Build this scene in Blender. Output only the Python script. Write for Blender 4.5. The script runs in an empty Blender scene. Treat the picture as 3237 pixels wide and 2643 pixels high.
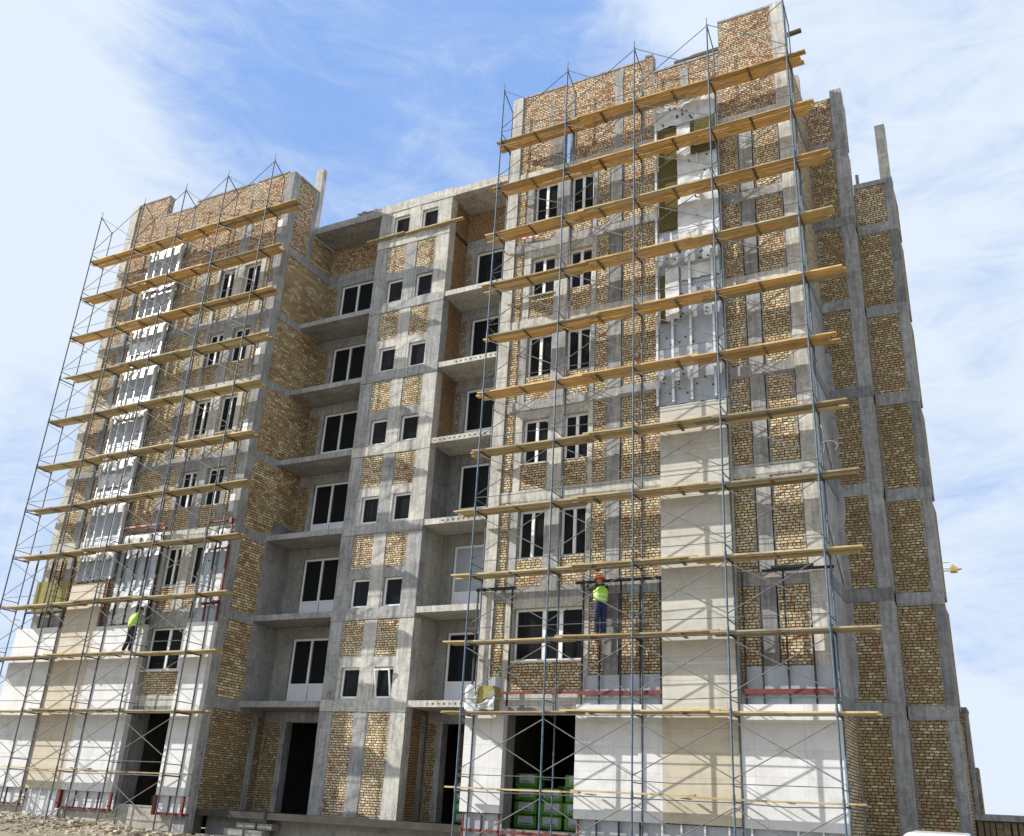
import bpy, math, random
from mathutils import Vector, Matrix, noise
rnd = random.Random(7)
scn = bpy.context.scene
COL = scn.collection

# ------------------------------------------------------------------ camera
ZO = 1.3                      # eye height above the ground
def cam_rows():
    yaw, pitch, roll = (math.radians(a) for a in (28.8489651, 22.68764121, 3.25024434))
    Rw = Matrix(((math.cos(yaw), math.sin(yaw), 0), (-math.sin(yaw), math.cos(yaw), 0), (0, 0, 1)))
    B = Matrix(((1, 0, 0), (0, 0, -1), (0, 1, 0)))
    P = Matrix(((1, 0, 0), (0, math.cos(pitch), math.sin(pitch)), (0, -math.sin(pitch), math.cos(pitch))))
    Z = Matrix(((math.cos(roll), -math.sin(roll), 0), (math.sin(roll), math.cos(roll), 0), (0, 0, 1)))
    return Z @ P @ B @ Rw
Rc = cam_rows()
cd = bpy.data.cameras.new('camera'); cam = bpy.data.objects.new('camera', cd); COL.objects.link(cam)
cd.sensor_width = 36; cd.sensor_fit = 'HORIZONTAL'; cd.lens = 36 * 2997.79 / 3237
cd.clip_start = 0.1; cd.clip_end = 5000
m3 = Matrix((Rc[0], -Rc[1], -Rc[2])).transposed()
cam.matrix_world = Matrix.Translation((0, 0, ZO)) @ m3.to_4x4()
scn.camera = cam
scn.view_settings.view_transform = 'Standard'; scn.view_settings.look = 'None'
scn.view_settings.gamma = 1; scn.view_settings.exposure = 0.5
scn.render.engine = 'CYCLES'

# ------------------------------------------------------------------ sun and sky
SUN = Vector((-2.5, -1.0, 1.42)).normalized()
sd = bpy.data.lights.new('sun', 'SUN'); sd.energy = 5.0; sd.angle = math.radians(0.5); sd.color = (1, 0.94, 0.84)
so = bpy.data.objects.new('sun', sd); COL.objects.link(so)
so.rotation_euler = SUN.to_track_quat('Z', 'Y').to_euler(); so.location = (-60, -20, 60)
W = bpy.data.worlds.new('World'); scn.world = W; W.use_nodes = True
nt = W.node_tree; nt.nodes.clear()
def nd(t, tree=None, **kw):
    n = (tree or nt).nodes.new(t)
    for k, v in kw.items(): setattr(n, k, v)
    return n
L = nt.links.new
out = nd('ShaderNodeOutputWorld'); bg = nd('ShaderNodeBackground'); L(bg.outputs[0], out.inputs[0])
bg.inputs[1].default_value = 0.08
sky = nd('ShaderNodeTexSky', sky_type='NISHITA', sun_disc=False)
sky.sun_elevation = math.asin(SUN.z); sky.sun_rotation = math.atan2(SUN.x, SUN.y) % (2 * math.pi)
sky.air_density = 1.0; sky.dust_density = 0.6; sky.ozone_density = 2.0
tc = nd('ShaderNodeTexCoord')
def dirmask(v, lo, hi):
    d = nd('ShaderNodeVectorMath', operation='DOT_PRODUCT'); L(tc.outputs['Generated'], d.inputs[0]); d.inputs[1].default_value = v
    mr = nd('ShaderNodeMapRange', interpolation_type='SMOOTHSTEP'); mr.inputs[1].default_value = lo; mr.inputs[2].default_value = hi
    L(d.outputs['Value'], mr.inputs[0]); return mr.outputs[0]
def math2(op, a, b, clamp=False):
    n = nd('ShaderNodeMath', operation=op); n.use_clamp = clamp
    for i, x in enumerate((a, b)):
        if isinstance(x, (int, float)): n.inputs[i].default_value = x
        else: L(x, n.inputs[i])
    return n.outputs[0]
def skydir(px, py):            # direction in the sky where a patch of blue stands
    d = Rc.transposed() @ Vector(((px - 1618.5) / 2997.79, (py - 1321.5) / 2997.79, 1)); return d.normalized()
def noise_n(scale, detail, rough, dist, vscale=(1, 1, 2.2), off=(0, 0, 0)):
    mp = nd('ShaderNodeMapping'); mp.inputs['Scale'].default_value = vscale; mp.inputs['Location'].default_value = off
    mp.inputs['Rotation'].default_value = (0.25, 0.1, 0.6)
    L(tc.outputs['Generated'], mp.inputs[0])
    n = nd('ShaderNodeTexNoise'); n.inputs['Scale'].default_value = scale; n.inputs['Detail'].default_value = detail
    n.inputs['Roughness'].default_value = rough; n.inputs['Distortion'].default_value = dist
    L(mp.outputs[0], n.inputs['Vector']); return n.outputs[0]
n1 = noise_n(3.2, 7, 0.58, 0.6); n2 = noise_n(8.0, 9, 0.68, 1.6, (1, 1, 3), (3, 1, 2))
blue = math2('MAXIMUM', dirmask(skydir(1290, 330), 0.945, 0.997), math2('MULTIPLY', dirmask(skydir(60, 1750), 0.975, 0.999), 0.5))
blue = math2('MAXIMUM', blue, math2('MULTIPLY', dirmask(skydir(2900, 500), 0.95, 1.0), 0.42))
blue = math2('MAXIMUM', blue, math2('MULTIPLY', dirmask(skydir(3150, 1750), 0.985, 1.0), 0.55))
cl = math2('ADD', math2('MULTIPLY', n1, 1.7), math2('MULTIPLY', n2, 0.85))
cl = math2('SUBTRACT', cl, math2('MULTIPLY', blue, 0.98))
cl = math2('ADD', cl, -0.17)
mr = nd('ShaderNodeMapRange', interpolation_type='SMOOTHSTEP'); mr.inputs[1].default_value = -0.05; mr.inputs[2].default_value = 1.0
L(cl, mr.inputs[0])
mix = nd('ShaderNodeMix', data_type='RGBA')
L(mr.outputs[0], mix.inputs[0])
skyc = nd('ShaderNodeMix', data_type='RGBA', blend_type='MULTIPLY'); skyc.inputs[0].default_value = 1
L(sky.outputs[0], skyc.inputs[6]); skyc.inputs[7].default_value = (1.0, 1.0, 1.05, 1)
gb = nd('ShaderNodeMix', data_type='RGBA'); gb.inputs[0].default_value = 0.85
L(skyc.outputs[2], gb.inputs[6]); gb.inputs[7].default_value = (2.7, 4.55, 8.7, 1)
L(gb.outputs[2], mix.inputs[6]); mix.inputs[7].default_value = (6.9, 7.75, 8.8, 1)
L(mix.outputs[2], bg.inputs[0])

# ------------------------------------------------------------------ materials
MATS = {}
def mat(name):
    m = bpy.data.materials.new(name); m.use_nodes = True; MATS[name] = m
    return m, m.node_tree, m.node_tree.nodes['Principled BSDF']
def ramp(t, stops, src, interp='LINEAR'):
    r = t.nodes.new('ShaderNodeValToRGB'); e = r.color_ramp.elements; r.color_ramp.interpolation = interp
    while len(e) < len(stops): e.new(0.5)
    for el, (p, c) in zip(e, stops): el.position = p; el.color = (*c, 1) if len(c) == 3 else c
    if src is not None: t.links.new(src, r.inputs[0])
    return r
def nz(t, scale, detail=4, rough=0.55, vec=None, vscale=None, dist=0):
    n = t.nodes.new('ShaderNodeTexNoise'); n.inputs['Scale'].default_value = scale; n.inputs['Detail'].default_value = detail
    n.inputs['Roughness'].default_value = rough; n.inputs['Distortion'].default_value = dist
    if vec is None:
        g = t.nodes.new('ShaderNodeNewGeometry'); vec = g.outputs['Position']
    if vscale:
        mp = t.nodes.new('ShaderNodeMapping'); mp.inputs['Scale'].default_value = vscale; t.links.new(vec, mp.inputs[0]); vec = mp.outputs[0]
    t.links.new(vec, n.inputs['Vector']); return n.outputs[0]
def mixc(t, fac, a, b, mode='MIX'):
    m = t.nodes.new('ShaderNodeMix'); m.data_type = 'RGBA'; m.blend_type = mode
    for i, x in ((0, fac), (6, a), (7, b)):
        if isinstance(x, (int, float)): m.inputs[i].default_value = x
        elif isinstance(x, tuple): m.inputs[i].default_value = (*x, 1)
        else: t.links.new(x, m.inputs[i])
    return m.outputs[2]
def bump(t, b, h, s, d):
    n = t.nodes.new('ShaderNodeBump'); n.inputs['Strength'].default_value = s; n.inputs['Distance'].default_value = d
    t.links.new(h, n.inputs['Height']); t.links.new(n.outputs[0], b.inputs['Normal'])
def simple(name, col, rough=0.6, metal=0.0, var=0.25, scale=6, spec=0.5, vscale=None):
    m, t, b = mat(name)
    n = nz(t, scale, 5, 0.6, vscale=vscale)
    c0 = tuple(x * (1 - var) for x in col); c1 = tuple(min(1, x * (1 + var)) for x in col)
    r = ramp(t, [(0.3, c0), (0.7, c1)], n)
    t.links.new(r.outputs[0], b.inputs['Base Color'])
    b.inputs['Roughness'].default_value = rough; b.inputs['Metallic'].default_value = metal
    b.inputs['Specular IOR Level'].default_value = spec
    return m
def concrete(name, c0, c1, streak=0.35):
    m, t, b = mat(name)
    a = nz(t, 1.1, 7, 0.62, dist=0.5); f = nz(t, 9, 4, 0.6); v = nz(t, 3.2, 3, 0.5, vscale=(3.5, 3.5, 0.35))
    base = ramp(t, [(0.3, c0), (0.72, c1)], a).outputs[0]
    base = mixc(t, streak, base, ramp(t, [(0.35, tuple(x * 0.62 for x in c0)), (0.62, tuple(min(1, x * 1.12) for x in c1))], v).outputs[0])
    base = mixc(t, 0.35, base, ramp(t, [(0.3, (0.55,) * 3), (0.7, (1.25,) * 3)], f).outputs[0], 'MULTIPLY')
    bl = nz(t, 2.6, 8, 0.72, dist=1.2)
    base = mixc(t, 0.8, base, ramp(t, [(0.36, (0.62, 0.62, 0.64)), (0.47, (0.95,) * 3), (0.58, (1.0,) * 3), (0.66, (1.28, 1.27, 1.22))], bl).outputs[0], 'MULTIPLY')
    gg = t.nodes.new('ShaderNodeNewGeometry'); wv = t.nodes.new('ShaderNodeTexBrick'); wv.offset = 0.37
    uvn = t.nodes.new('ShaderNodeUVMap'); uvn.uv_map = 'UVMap'; t.links.new(uvn.outputs[0], wv.inputs['Vector'])
    wv.inputs['Scale'].default_value = 1; wv.inputs['Brick Width'].default_value = 1.9; wv.inputs['Row Height'].default_value = 0.61; wv.inputs['Mortar Size'].default_value = 0.006
    wv.inputs['Color1'].default_value = (0.86,) * 3 + (1,); wv.inputs['Color2'].default_value = (1.1,) * 3 + (1,); wv.inputs['Mortar'].default_value = (0.7,) * 3 + (1,)
    base = mixc(t, 0.8, base, wv.outputs['Color'], 'MULTIPLY')
    t.links.new(base, b.inputs['Base Color']); b.inputs['Roughness'].default_value = 0.92
    b.inputs['Specular IOR Level'].default_value = 0.2
    bump(t, b, f, 0.35, 0.02)
    return m
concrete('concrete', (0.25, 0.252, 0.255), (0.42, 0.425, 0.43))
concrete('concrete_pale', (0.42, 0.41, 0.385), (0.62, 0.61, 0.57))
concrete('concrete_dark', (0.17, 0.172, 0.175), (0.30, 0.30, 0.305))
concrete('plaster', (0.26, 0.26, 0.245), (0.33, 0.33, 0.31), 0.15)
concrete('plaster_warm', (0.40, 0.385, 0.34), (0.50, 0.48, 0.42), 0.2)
def brickmat(name, stops, gap=(0.048, 0.039, 0.029), redzone=0.5, course=0.079, width=0.17, smear=0.56):
    m, t, b = mat(name)
    uv = t.nodes.new('ShaderNodeUVMap'); uv.uv_map = 'UVMap'
    nn = nz(t, 2.5, 3, 0.6, vec=uv.outputs[0])
    # slight waviness of the courses
    wob = t.nodes.new('ShaderNodeVectorMath'); wob.operation = 'SCALE'; wob.inputs['Scale'].default_value = 0.05
    nv = t.nodes.new('ShaderNodeTexNoise'); nv.inputs['Scale'].default_value = 6; nv.inputs['Detail'].default_value = 6; t.links.new(uv.outputs[0], nv.inputs['Vector'])
    t.links.new(nv.outputs['Color'], wob.inputs[0])
    ad = t.nodes.new('ShaderNodeVectorMath'); ad.operation = 'ADD'; t.links.new(uv.outputs[0], ad.inputs[0]); t.links.new(wob.outputs[0], ad.inputs[1])
    br = t.nodes.new('ShaderNodeTexBrick'); br.offset = 0.43; br.squash = 0.66; br.squash_frequency = 3
    br.inputs['Scale'].default_value = 1; br.inputs['Brick Width'].default_value = width; br.inputs['Row Height'].default_value = course
    br.inputs['Mortar Size'].default_value = 0.0145; br.inputs['Mortar Smooth'].default_value = 0.35
    br.inputs['Color1'].default_value = (0, 0, 0, 1); br.inputs['Color2'].default_value = (1, 1, 1, 1); br.inputs['Mortar'].default_value = (0.5, 0.5, 0.5, 1)
    t.links.new(ad.outputs[0], br.inputs['Vector'])
    big = nz(t, 0.9, 5, 0.6, vec=uv.outputs[0])
    mx = t.nodes.new('ShaderNodeMath'); mx.operation = 'MULTIPLY_ADD'; t.links.new(big, mx.inputs[0]); mx.inputs[1].default_value = redzone * 1.8; mx.inputs[2].default_value = -redzone * 0.9
    sm = t.nodes.new('ShaderNodeMath'); sm.operation = 'ADD'; sm.use_clamp = True; t.links.new(br.outputs['Color'], sm.inputs[0]); t.links.new(mx.outputs[0], sm.inputs[1])
    col = ramp(t, stops, sm.outputs[0]).outputs[0]
    fine = nz(t, 17, 4, 0.7, vec=uv.outputs[0])
    col = mixc(t, 0.5, col, ramp(t, [(0.34, (0.45,) * 3), (0.5, (0.95,) * 3), (0.68, (1.25,) * 3)], fine).outputs[0], 'MULTIPLY')
    pat = nz(t, 0.55, 4, 0.6, vec=uv.outputs[0]); col = mixc(t, 0.75, col, ramp(t, [(0.33, (0.68, 0.64, 0.58)), (0.52, (1.0,) * 3), (0.7, (1.12, 1.1, 1.06))], pat).outputs[0], 'MULTIPLY')
    # mortar squeezed over the faces
    s = nz(t, 1.3, 8, 0.75, vec=uv.outputs[0]); sf = ramp(t, [(smear, (0,) * 3), (smear + 0.12, (1,) * 3)], s).outputs[0]
    gapc = ramp(t, [(0.35, gap), (0.65, tuple(x * 2.6 for x in gap))], nz(t, 14, 3, 0.5, vec=uv.outputs[0])).outputs[0]
    col = mixc(t, br.outputs['Fac'], col, gapc)
    mm = t.nodes.new('ShaderNodeMath'); mm.operation = 'MULTIPLY'; mm.inputs[1].default_value = 0.62; t.links.new(sf, mm.inputs[0])
    col = mixc(t, mm.outputs[0], col, (0.36, 0.34, 0.30))
    def mth(op, a_, b_):
        n_ = t.nodes.new('ShaderNodeMath'); n_.operation = op
        for i_, x_ in enumerate((a_, b_)):
            if isinstance(x_, (int, float)): n_.inputs[i_].default_value = x_
            else: t.links.new(x_, n_.inputs[i_])
        return n_.outputs[0]
    sides = []
    for nm_ in ('EdgeU', 'EdgeV'):
        u_ = t.nodes.new('ShaderNodeUVMap'); u_.uv_map = nm_; sp_ = t.nodes.new('ShaderNodeSeparateXYZ'); t.links.new(u_.outputs[0], sp_.inputs[0]); sides += [sp_.outputs[0], sp_.outputs[1]]
    e1 = mth('MINIMUM', sides[0], sides[1]); e2 = mth('MINIMUM', sides[2], sides[3]); ed = mth('MINIMUM', e1, mth('ADD', e2, 0.02))
    rag = nz(t, 3.2, 7, 0.75, vec=uv.outputs[0]); lim = mth('MULTIPLY', mth('SUBTRACT', rag, 0.42), 0.55)
    edge = mth('GREATER_THAN', lim, ed)
    col = mixc(t, mth('MULTIPLY', edge, 0.9), col, ramp(t, [(0.35, (0.20, 0.20, 0.195)), (0.65, (0.38, 0.375, 0.36))], nz(t, 5, 5, 0.6, vec=uv.outputs[0])).outputs[0])
    t.links.new(col, b.inputs['Base Color']); b.inputs['Roughness'].default_value = 0.95; b.inputs['Specular IOR Level'].default_value = 0.15
    inv = t.nodes.new('ShaderNodeMath'); inv.operation = 'SUBTRACT'; inv.inputs[0].default_value = 1; t.links.new(br.outputs['Fac'], inv.inputs[1])
    h = t.nodes.new('ShaderNodeMath'); h.operation = 'MULTIPLY_ADD'; t.links.new(fine, h.inputs[0]); h.inputs[1].default_value = 0.4; t.links.new(inv.outputs[0], h.inputs[2])
    bump(t, b, h.outputs[0], 0.9, 0.02)
    return m
Y1, Y2, OC, OR, RD, PK = (0.66, 0.56, 0.36), (0.84, 0.75, 0.53), (0.50, 0.385, 0.21), (0.52, 0.31, 0.16), (0.42, 0.20, 0.125), (0.74, 0.57, 0.41)
brickmat('brick', [(0.0, Y2), (0.3, Y1), (0.5, OC), (0.66, Y1), (0.8, PK), (0.9, OR), (1.0, RD)], redzone=0.3)
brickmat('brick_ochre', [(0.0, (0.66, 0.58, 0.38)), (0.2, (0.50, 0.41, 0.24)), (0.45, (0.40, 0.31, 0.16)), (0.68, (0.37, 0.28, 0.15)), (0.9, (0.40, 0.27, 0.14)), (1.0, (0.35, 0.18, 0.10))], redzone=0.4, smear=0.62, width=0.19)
brickmat('brick_gold', [(0.0, (0.84, 0.74, 0.50)), (0.3, (0.64, 0.52, 0.31)), (0.5, (0.46, 0.35, 0.19)), (0.65, (0.62, 0.49, 0.29)), (0.85, (0.50, 0.33, 0.17)), (1.0, (0.42, 0.22, 0.13))], redzone=0.4, smear=0.62, width=0.30, course=0.098)
brickmat('brick_red', [(0.0, Y2), (0.2, PK), (0.42, Y1), (0.58, (0.62, 0.41, 0.29)), (0.8, OR), (1.0, RD)], redzone=0.3)
brickmat('brick_orange', [(0.0, OC), (0.4, (0.46, 0.27, 0.12)), (0.75, OR), (1.0, RD)], redzone=0.3, smear=0.75)
def panelmat(name, c0, c1, pw, ph, seam, streak):
    m, t, b = mat(name)
    uv = t.nodes.new('ShaderNodeUVMap'); uv.uv_map = 'UVMap'
    br = t.nodes.new('ShaderNodeTexBrick'); br.offset = 0.0; br.inputs['Scale'].default_value = 1
    br.inputs['Brick Width'].default_value = pw; br.inputs['Row Height'].default_value = ph
    br.inputs['Mortar Size'].default_value = 0.008; br.inputs['Mortar Smooth'].default_value = 0.2
    br.inputs['Color1'].default_value = (0.42,) * 3 + (1,); br.inputs['Color2'].default_value = (0.58,) * 3 + (1,)
    t.links.new(uv.outputs[0], br.inputs['Vector'])
    n = nz(t, 1.6, 5, 0.6, vec=uv.outputs[0], vscale=streak)
    mx = t.nodes.new('ShaderNodeMath'); mx.operation = 'MULTIPLY_ADD'; mx.inputs[1].default_value = 0.55; t.links.new(br.outputs['Color'], mx.inputs[0])
    h = t.nodes.new('ShaderNodeMath'); h.operation = 'MULTIPLY'; h.inputs[1].default_value = 0.45; t.links.new(n, h.inputs[0]); t.links.new(h.outputs[0], mx.inputs[2])
    col = ramp(t, [(0.38, c0), (0.62, c1)], mx.outputs[0]).outputs[0]
    col = mixc(t, br.outputs['Fac'], col, seam)
    run = nz(t, 2.2, 6, 0.7, vec=uv.outputs[0], vscale=(1.6, 0.5, 1)); blot = nz(t, 1.1, 7, 0.7, vec=uv.outputs[0])
    col = mixc(t, 0.3, col, ramp(t, [(0.36, (0.72, 0.71, 0.69)), (0.52, (1,) * 3)], run).outputs[0], 'MULTIPLY')
    col = mixc(t, 0.7, col, ramp(t, [(0.34, (0.74, 0.72, 0.69)), (0.46, (1,) * 3), (0.62, (1.03,) * 3)], blot).outputs[0], 'MULTIPLY')
    t.links.new(col, b.inputs['Base Color']); b.inputs['Roughness'].default_value = 0.7
    return m
panelmat('white_panel', (0.60, 0.61, 0.635), (0.71, 0.72, 0.74), 1.25, 0.62, (0.52, 0.53, 0.55), (1, 1, 1))
panelmat('beige_panel', (0.48, 0.43, 0.34), (0.58, 0.53, 0.43), 2.3, 0.6, (0.40, 0.36, 0.29), (0.6, 3.5, 1))
panelmat('beige_grey_panel', (0.43, 0.42, 0.385), (0.57, 0.56, 0.51), 2.3, 0.6, (0.37, 0.36, 0.33), (0.6, 3.5, 1))
def wood(name, c0, c1, c2):
    m, t, b = mat(name)
    tcn = t.nodes.new('ShaderNodeTexCoord'); oi = t.nodes.new('ShaderNodeObjectInfo')
    g = nz(t, 1.6, 6, 0.65, vec=tcn.outputs['Object'], vscale=(0.7, 14, 14), dist=0.8)
    col = ramp(t, [(0.3, c0), (0.5, c1), (0.72, c2)], g).outputs[0]
    k = nz(t, 2.0, 3, 0.5, vec=tcn.outputs['Object'], vscale=(1.2, 3, 3)); col = mixc(t, 0.5, col, ramp(t, [(0.32, (0.55, 0.5, 0.45)), (0.5, (1,) * 3), (0.8, (1.1,) * 3)], k).outputs[0], 'MULTIPLY')
    sp = nz(t, 9, 4, 0.7, vec=tcn.outputs['Object'], vscale=(1, 2, 2)); col = mixc(t, ramp(t, [(0.62, (0,) * 3), (0.70, (.75,) * 3)], sp).outputs[0], col, (0.46, 0.44, 0.40))
    r = ramp(t, [(0, (0.66, 0.64, 0.62)), (1, (1.22, 1.2, 1.15))], oi.outputs['Random']).outputs[0]
    col = mixc(t, 1.0, col, r, 'MULTIPLY')
    t.links.new(col, b.inputs['Base Color']); b.inputs['Roughness'].default_value = 0.75; b.inputs['Specular IOR Level'].default_value = 0.25
    bump(t, b, g, 0.3, 0.01)
wood('wood_fresh', (0.34, 0.20, 0.07), (0.60, 0.40, 0.17), (0.78, 0.58, 0.29))
wood('wood_weathered', (0.34, 0.26, 0.13), (0.48, 0.39, 0.22), (0.62, 0.52, 0.32))
wood('wood_grey', (0.20, 0.17, 0.12), (0.33, 0.29, 0.21), (0.46, 0.42, 0.33))
wood('wood_old', (0.10, 0.075, 0.05), (0.18, 0.14, 0.09), (0.28, 0.22, 0.15))
simple('steel_blue', (0.07, 0.12, 0.18), 0.65, 0.1, 0.45, 7)
simple('steel_grey', (0.10, 0.115, 0.13), 0.6, 0.15, 0.45, 7)
simple('steel_brace', (0.15, 0.155, 0.15), 0.6, 0.15, 0.4, 9)
simple('galvanised', (0.66, 0.68, 0.70), 0.38, 0.35, 0.15, 5)
simple('red_primer', (0.15, 0.028, 0.026), 0.6, 0.1, 0.35, 9)
simple('black_steel', (0.035, 0.033, 0.035), 0.55, 0.3, 0.4, 9)
simple('pvc', (0.82, 0.83, 0.85), 0.35, 0, 0.04, 3)
simple('pvc_panel', (0.76, 0.78, 0.86), 0.4, 0, 0.05, 3)
simple('room_dark', (0.05, 0.045, 0.038), 0.95, 0, 0.4, 1.5)  # near black: the unlit look of the rooms is put into the colour
simple('wool', (0.115, 0.10, 0.04), 1.0, 0, 0.35, 14, 0.1)
simple('wool_yellow', (0.30, 0.27, 0.10), 1.0, 0, 0.3, 14, 0.1)
simple('film', (0.60, 0.62, 0.65), 0.35, 0.0, 0.22, 3)
simple('membrane', (0.36, 0.39, 0.43), 0.4, 0.25, 0.2, 2.2, vscale=(1, 1, 0.4))
simple('hole_shade', (0.10, 0.10, 0.095), 0.95)  # shade inside the hollow cores, put into a flat colour
simple('green_wrap', (0.07, 0.24, 0.025), 0.3, 0, 0.5, 5)
simple('grey_label', (0.42, 0.46, 0.48), 0.4, 0, 0.25, 12)
simple('hivis', (0.40, 0.70, 0.06), 0.6, 0, 0.1, 8)
simple('tape', (0.80, 0.82, 0.74), 0.3, 0, 0.05)
simple('navy', (0.018, 0.025, 0.075), 0.9, 0, 0.35, 9)
simple('dark_jacket', (0.022, 0.02, 0.025), 0.9, 0, 0.35, 9)
simple('grey_shirt', (0.19, 0.23, 0.29), 0.9, 0, 0.25, 9)
simple('orange_plastic', (0.86, 0.17, 0.03), 0.35, 0, 0.06)
simple('skin', (0.42, 0.25, 0.17), 0.6, 0, 0.1)
simple('hair', (0.02, 0.015, 0.012), 0.7)
simple('white_shoe', (0.7, 0.7, 0.7), 0.6)
simple('car_paint', (0.78, 0.79, 0.80), 0.18, 0, 0.01)
simple('rubber', (0.02, 0.02, 0.02), 0.85)
simple('yellow_paint', (0.45, 0.32, 0.08), 0.5)
simple('glass_black', (0.012, 0.012, 0.014), 0.1, 0, 0.1)
simple('white_plastic', (0.8, 0.8, 0.8), 0.35, 0, 0.04)
simple('red_plastic', (0.62, 0.05, 0.04), 0.4)
m, t, b = mat('glass')                      # near-black pane: darkness of the rooms put into its colour, faint reflection
b.inputs['Base Color'].default_value = (0.02, 0.022, 0.025, 1); b.inputs['Roughness'].default_value = 0.03
b.inputs['Specular IOR Level'].default_value = 0.06; b.inputs['Alpha'].default_value = 0.7
m, t, b = mat('film_pane')
b.inputs['Base Color'].default_value = (0.42, 0.46, 0.52, 1); b.inputs['Roughness'].default_value = 0.3; b.inputs['Alpha'].default_value = 0.8
m, t, b = mat('ground')
gp = t.nodes.new('ShaderNodeNewGeometry')
a = nz(t, 0.35, 8, 0.65); f = nz(t, 6, 8, 0.7); st = t.nodes.new('ShaderNodeTexVoronoi'); st.inputs['Scale'].default_value = 5; t.links.new(gp.outputs['Position'], st.inputs['Vector'])
c = ramp(t, [(0.3, (0.24, 0.20, 0.14)), (0.7, (0.38, 0.33, 0.245))], a).outputs[0]
c = mixc(t, 0.6, c, ramp(t, [(0.35, (0.6,) * 3), (0.65, (1.3,) * 3)], f).outputs[0], 'MULTIPLY')
t.links.new(c, b.inputs['Base Color']); b.inputs['Roughness'].default_value = 0.97; bump(t, b, f, 0.9, 0.08)
m, t, b = mat('rubble'); oi = t.nodes.new('ShaderNodeObjectInfo')
f = nz(t, 2.3, 2, 0.5); c = ramp(t, [(0.3, (0.24, 0.22, 0.18)), (0.5, (0.46, 0.40, 0.30)), (0.7, (0.62, 0.57, 0.47))], f).outputs[0]
t.links.new(c, b.inputs['Base Color']); b.inputs['Roughness'].default_value = 0.95; bump(t, b, nz(t, 15, 4), 0.6, 0.03)

# ------------------------------------------------------------------ mesh helpers
K = 0.9862                     # survey scale of the building (its numbers below are in survey units)
class MB:
    def __init__(s, k=1.0): s.v = []; s.f = []; s.mi = []; s.k = k; s.mats = []
    def _m(s, m):
        if m not in s.mats: s.mats.append(m)
        return s.mats.index(m)
    def add(s, vs, fs, m=None):
        o = len(s.v); s.v += [(a * s.k, b * s.k, c * s.k + ZO) for a, b, c in vs]
        s.f += [tuple(i + o for i in f) for f in fs]
        s.mi += [s._m(m) if m else 0] * len(fs); return s
    def box(s, x0, x1, y0, y1, z0, z1, m=None):
        if x0 > x1: x0, x1 = x1, x0
        v = [(x0, y0, z0), (x1, y0, z0), (x1, y1, z0), (x0, y1, z0), (x0, y0, z1), (x1, y0, z1), (x1, y1, z1), (x0, y1, z1)]
        return s.add(v, [(0, 3, 2, 1), (4, 5, 6, 7), (0, 1, 5, 4), (1, 2, 6, 5), (2, 3, 7, 6), (3, 0, 4, 7)], m)
    def tube(s, p, q, r, n=7, m=None, r2=None):
        p = Vector(p); q = Vector(q); d = (q - p).normalized()
        a = d.orthogonal().normalized(); b = d.cross(a); r2 = r if r2 is None else r2
        vs = []
        for i in range(n):
            c = math.cos(2 * math.pi * i / n); e = math.sin(2 * math.pi * i / n)
            vs.append(tuple(p + (a * c + b * e) * r)); vs.append(tuple(q + (a * c + b * e) * r2))
        fs = [(2 * i, 2 * ((i + 1) % n), 2 * ((i + 1) % n) + 1, 2 * i + 1) for i in range(n)]
        fs += [tuple(2 * i for i in reversed(range(n))), tuple(2 * i + 1 for i in range(n))]
        return s.add(vs, fs, m)
    def obox(s, p, q, w, h, m=None):      # bar of w x h section from p to q
        p = Vector(p); q = Vector(q); d = (q - p).normalized(); up = Vector((0, 0, 1))
        if abs(d.z) > 0.95: up = Vector((0, 1, 0))
        a = d.cross(up).normalized() * w / 2; b = a.cross(d).normalized() * h / 2
        vs = [tuple(x + i * a + j * b) for x in (p, q) for i, j in ((-1, -1), (1, -1), (1, 1), (-1, 1))]
        return s.add(vs, [(0, 1, 2, 3), (7, 6, 5, 4), (0, 4, 5, 1), (1, 5, 6, 2), (2, 6, 7, 3), (3, 7, 4, 0)], m)
    def build(s, name, m=None, parent=None, smooth=False, origin=None):
        me = bpy.data.meshes.new(name)
        o3 = Vector(origin) if origin else Vector((0, 0, 0))
        me.from_pydata([tuple(Vector(v) - o3) for v in s.v], [], s.f); me.update()
        uv = me.uv_layers.new(name='UVMap').data
        for p in me.polygons:
            n = p.normal; ax = max(range(3), key=lambda i: abs(n[i]))
            for li in p.loop_indices:
                c = s.v[me.loops[li].vertex_index]
                uv[li].uv = (c[1], c[2]) if ax == 0 else (c[0], c[2]) if ax == 1 else (c[0], c[1])
        if (m or '').startswith('brick') and not s.mats:      # distance to the panel's edges, in metres
            ua = me.uv_layers.new(name='EdgeU').data; ub = me.uv_layers.new(name='EdgeV').data
            for p in me.polygons:
                cs = [uv[li].uv.copy() for li in p.loop_indices]
                u0, u1 = min(c.x for c in cs), max(c.x for c in cs); v0, v1 = min(c.y for c in cs), max(c.y for c in cs)
                for li in p.loop_indices:
                    c = uv[li].uv; ua[li].uv = (c.x - u0, u1 - c.x); ub[li].uv = (c.y - v0, v1 - c.y)
        if s.mats:
            for x in s.mats: me.materials.append(MATS[x])
            for p, i in zip(me.polygons, s.mi): p.material_index = i
        else: me.materials.append(MATS[m])
        if smooth:
            for p in me.polygons: p.use_smooth = True
        ob = bpy.data.objects.new(name, me); COL.objects.link(ob)
        if parent: ob.parent = parent; ob.matrix_parent_inverse = parent.matrix_world.inverted() if False else Matrix.Identity(4)
        if parent and parent.type == 'EMPTY' and parent.location.length > 0:
            ob.location = o3 - Vector(parent.location)
        else: ob.location = o3
        return ob
def tag(o, label, cat, group=None, kind=None):
    if label: o['label'] = label
    if cat: o['category'] = cat
    if group: o['group'] = group
    if kind: o['kind'] = kind
    return o
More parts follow.
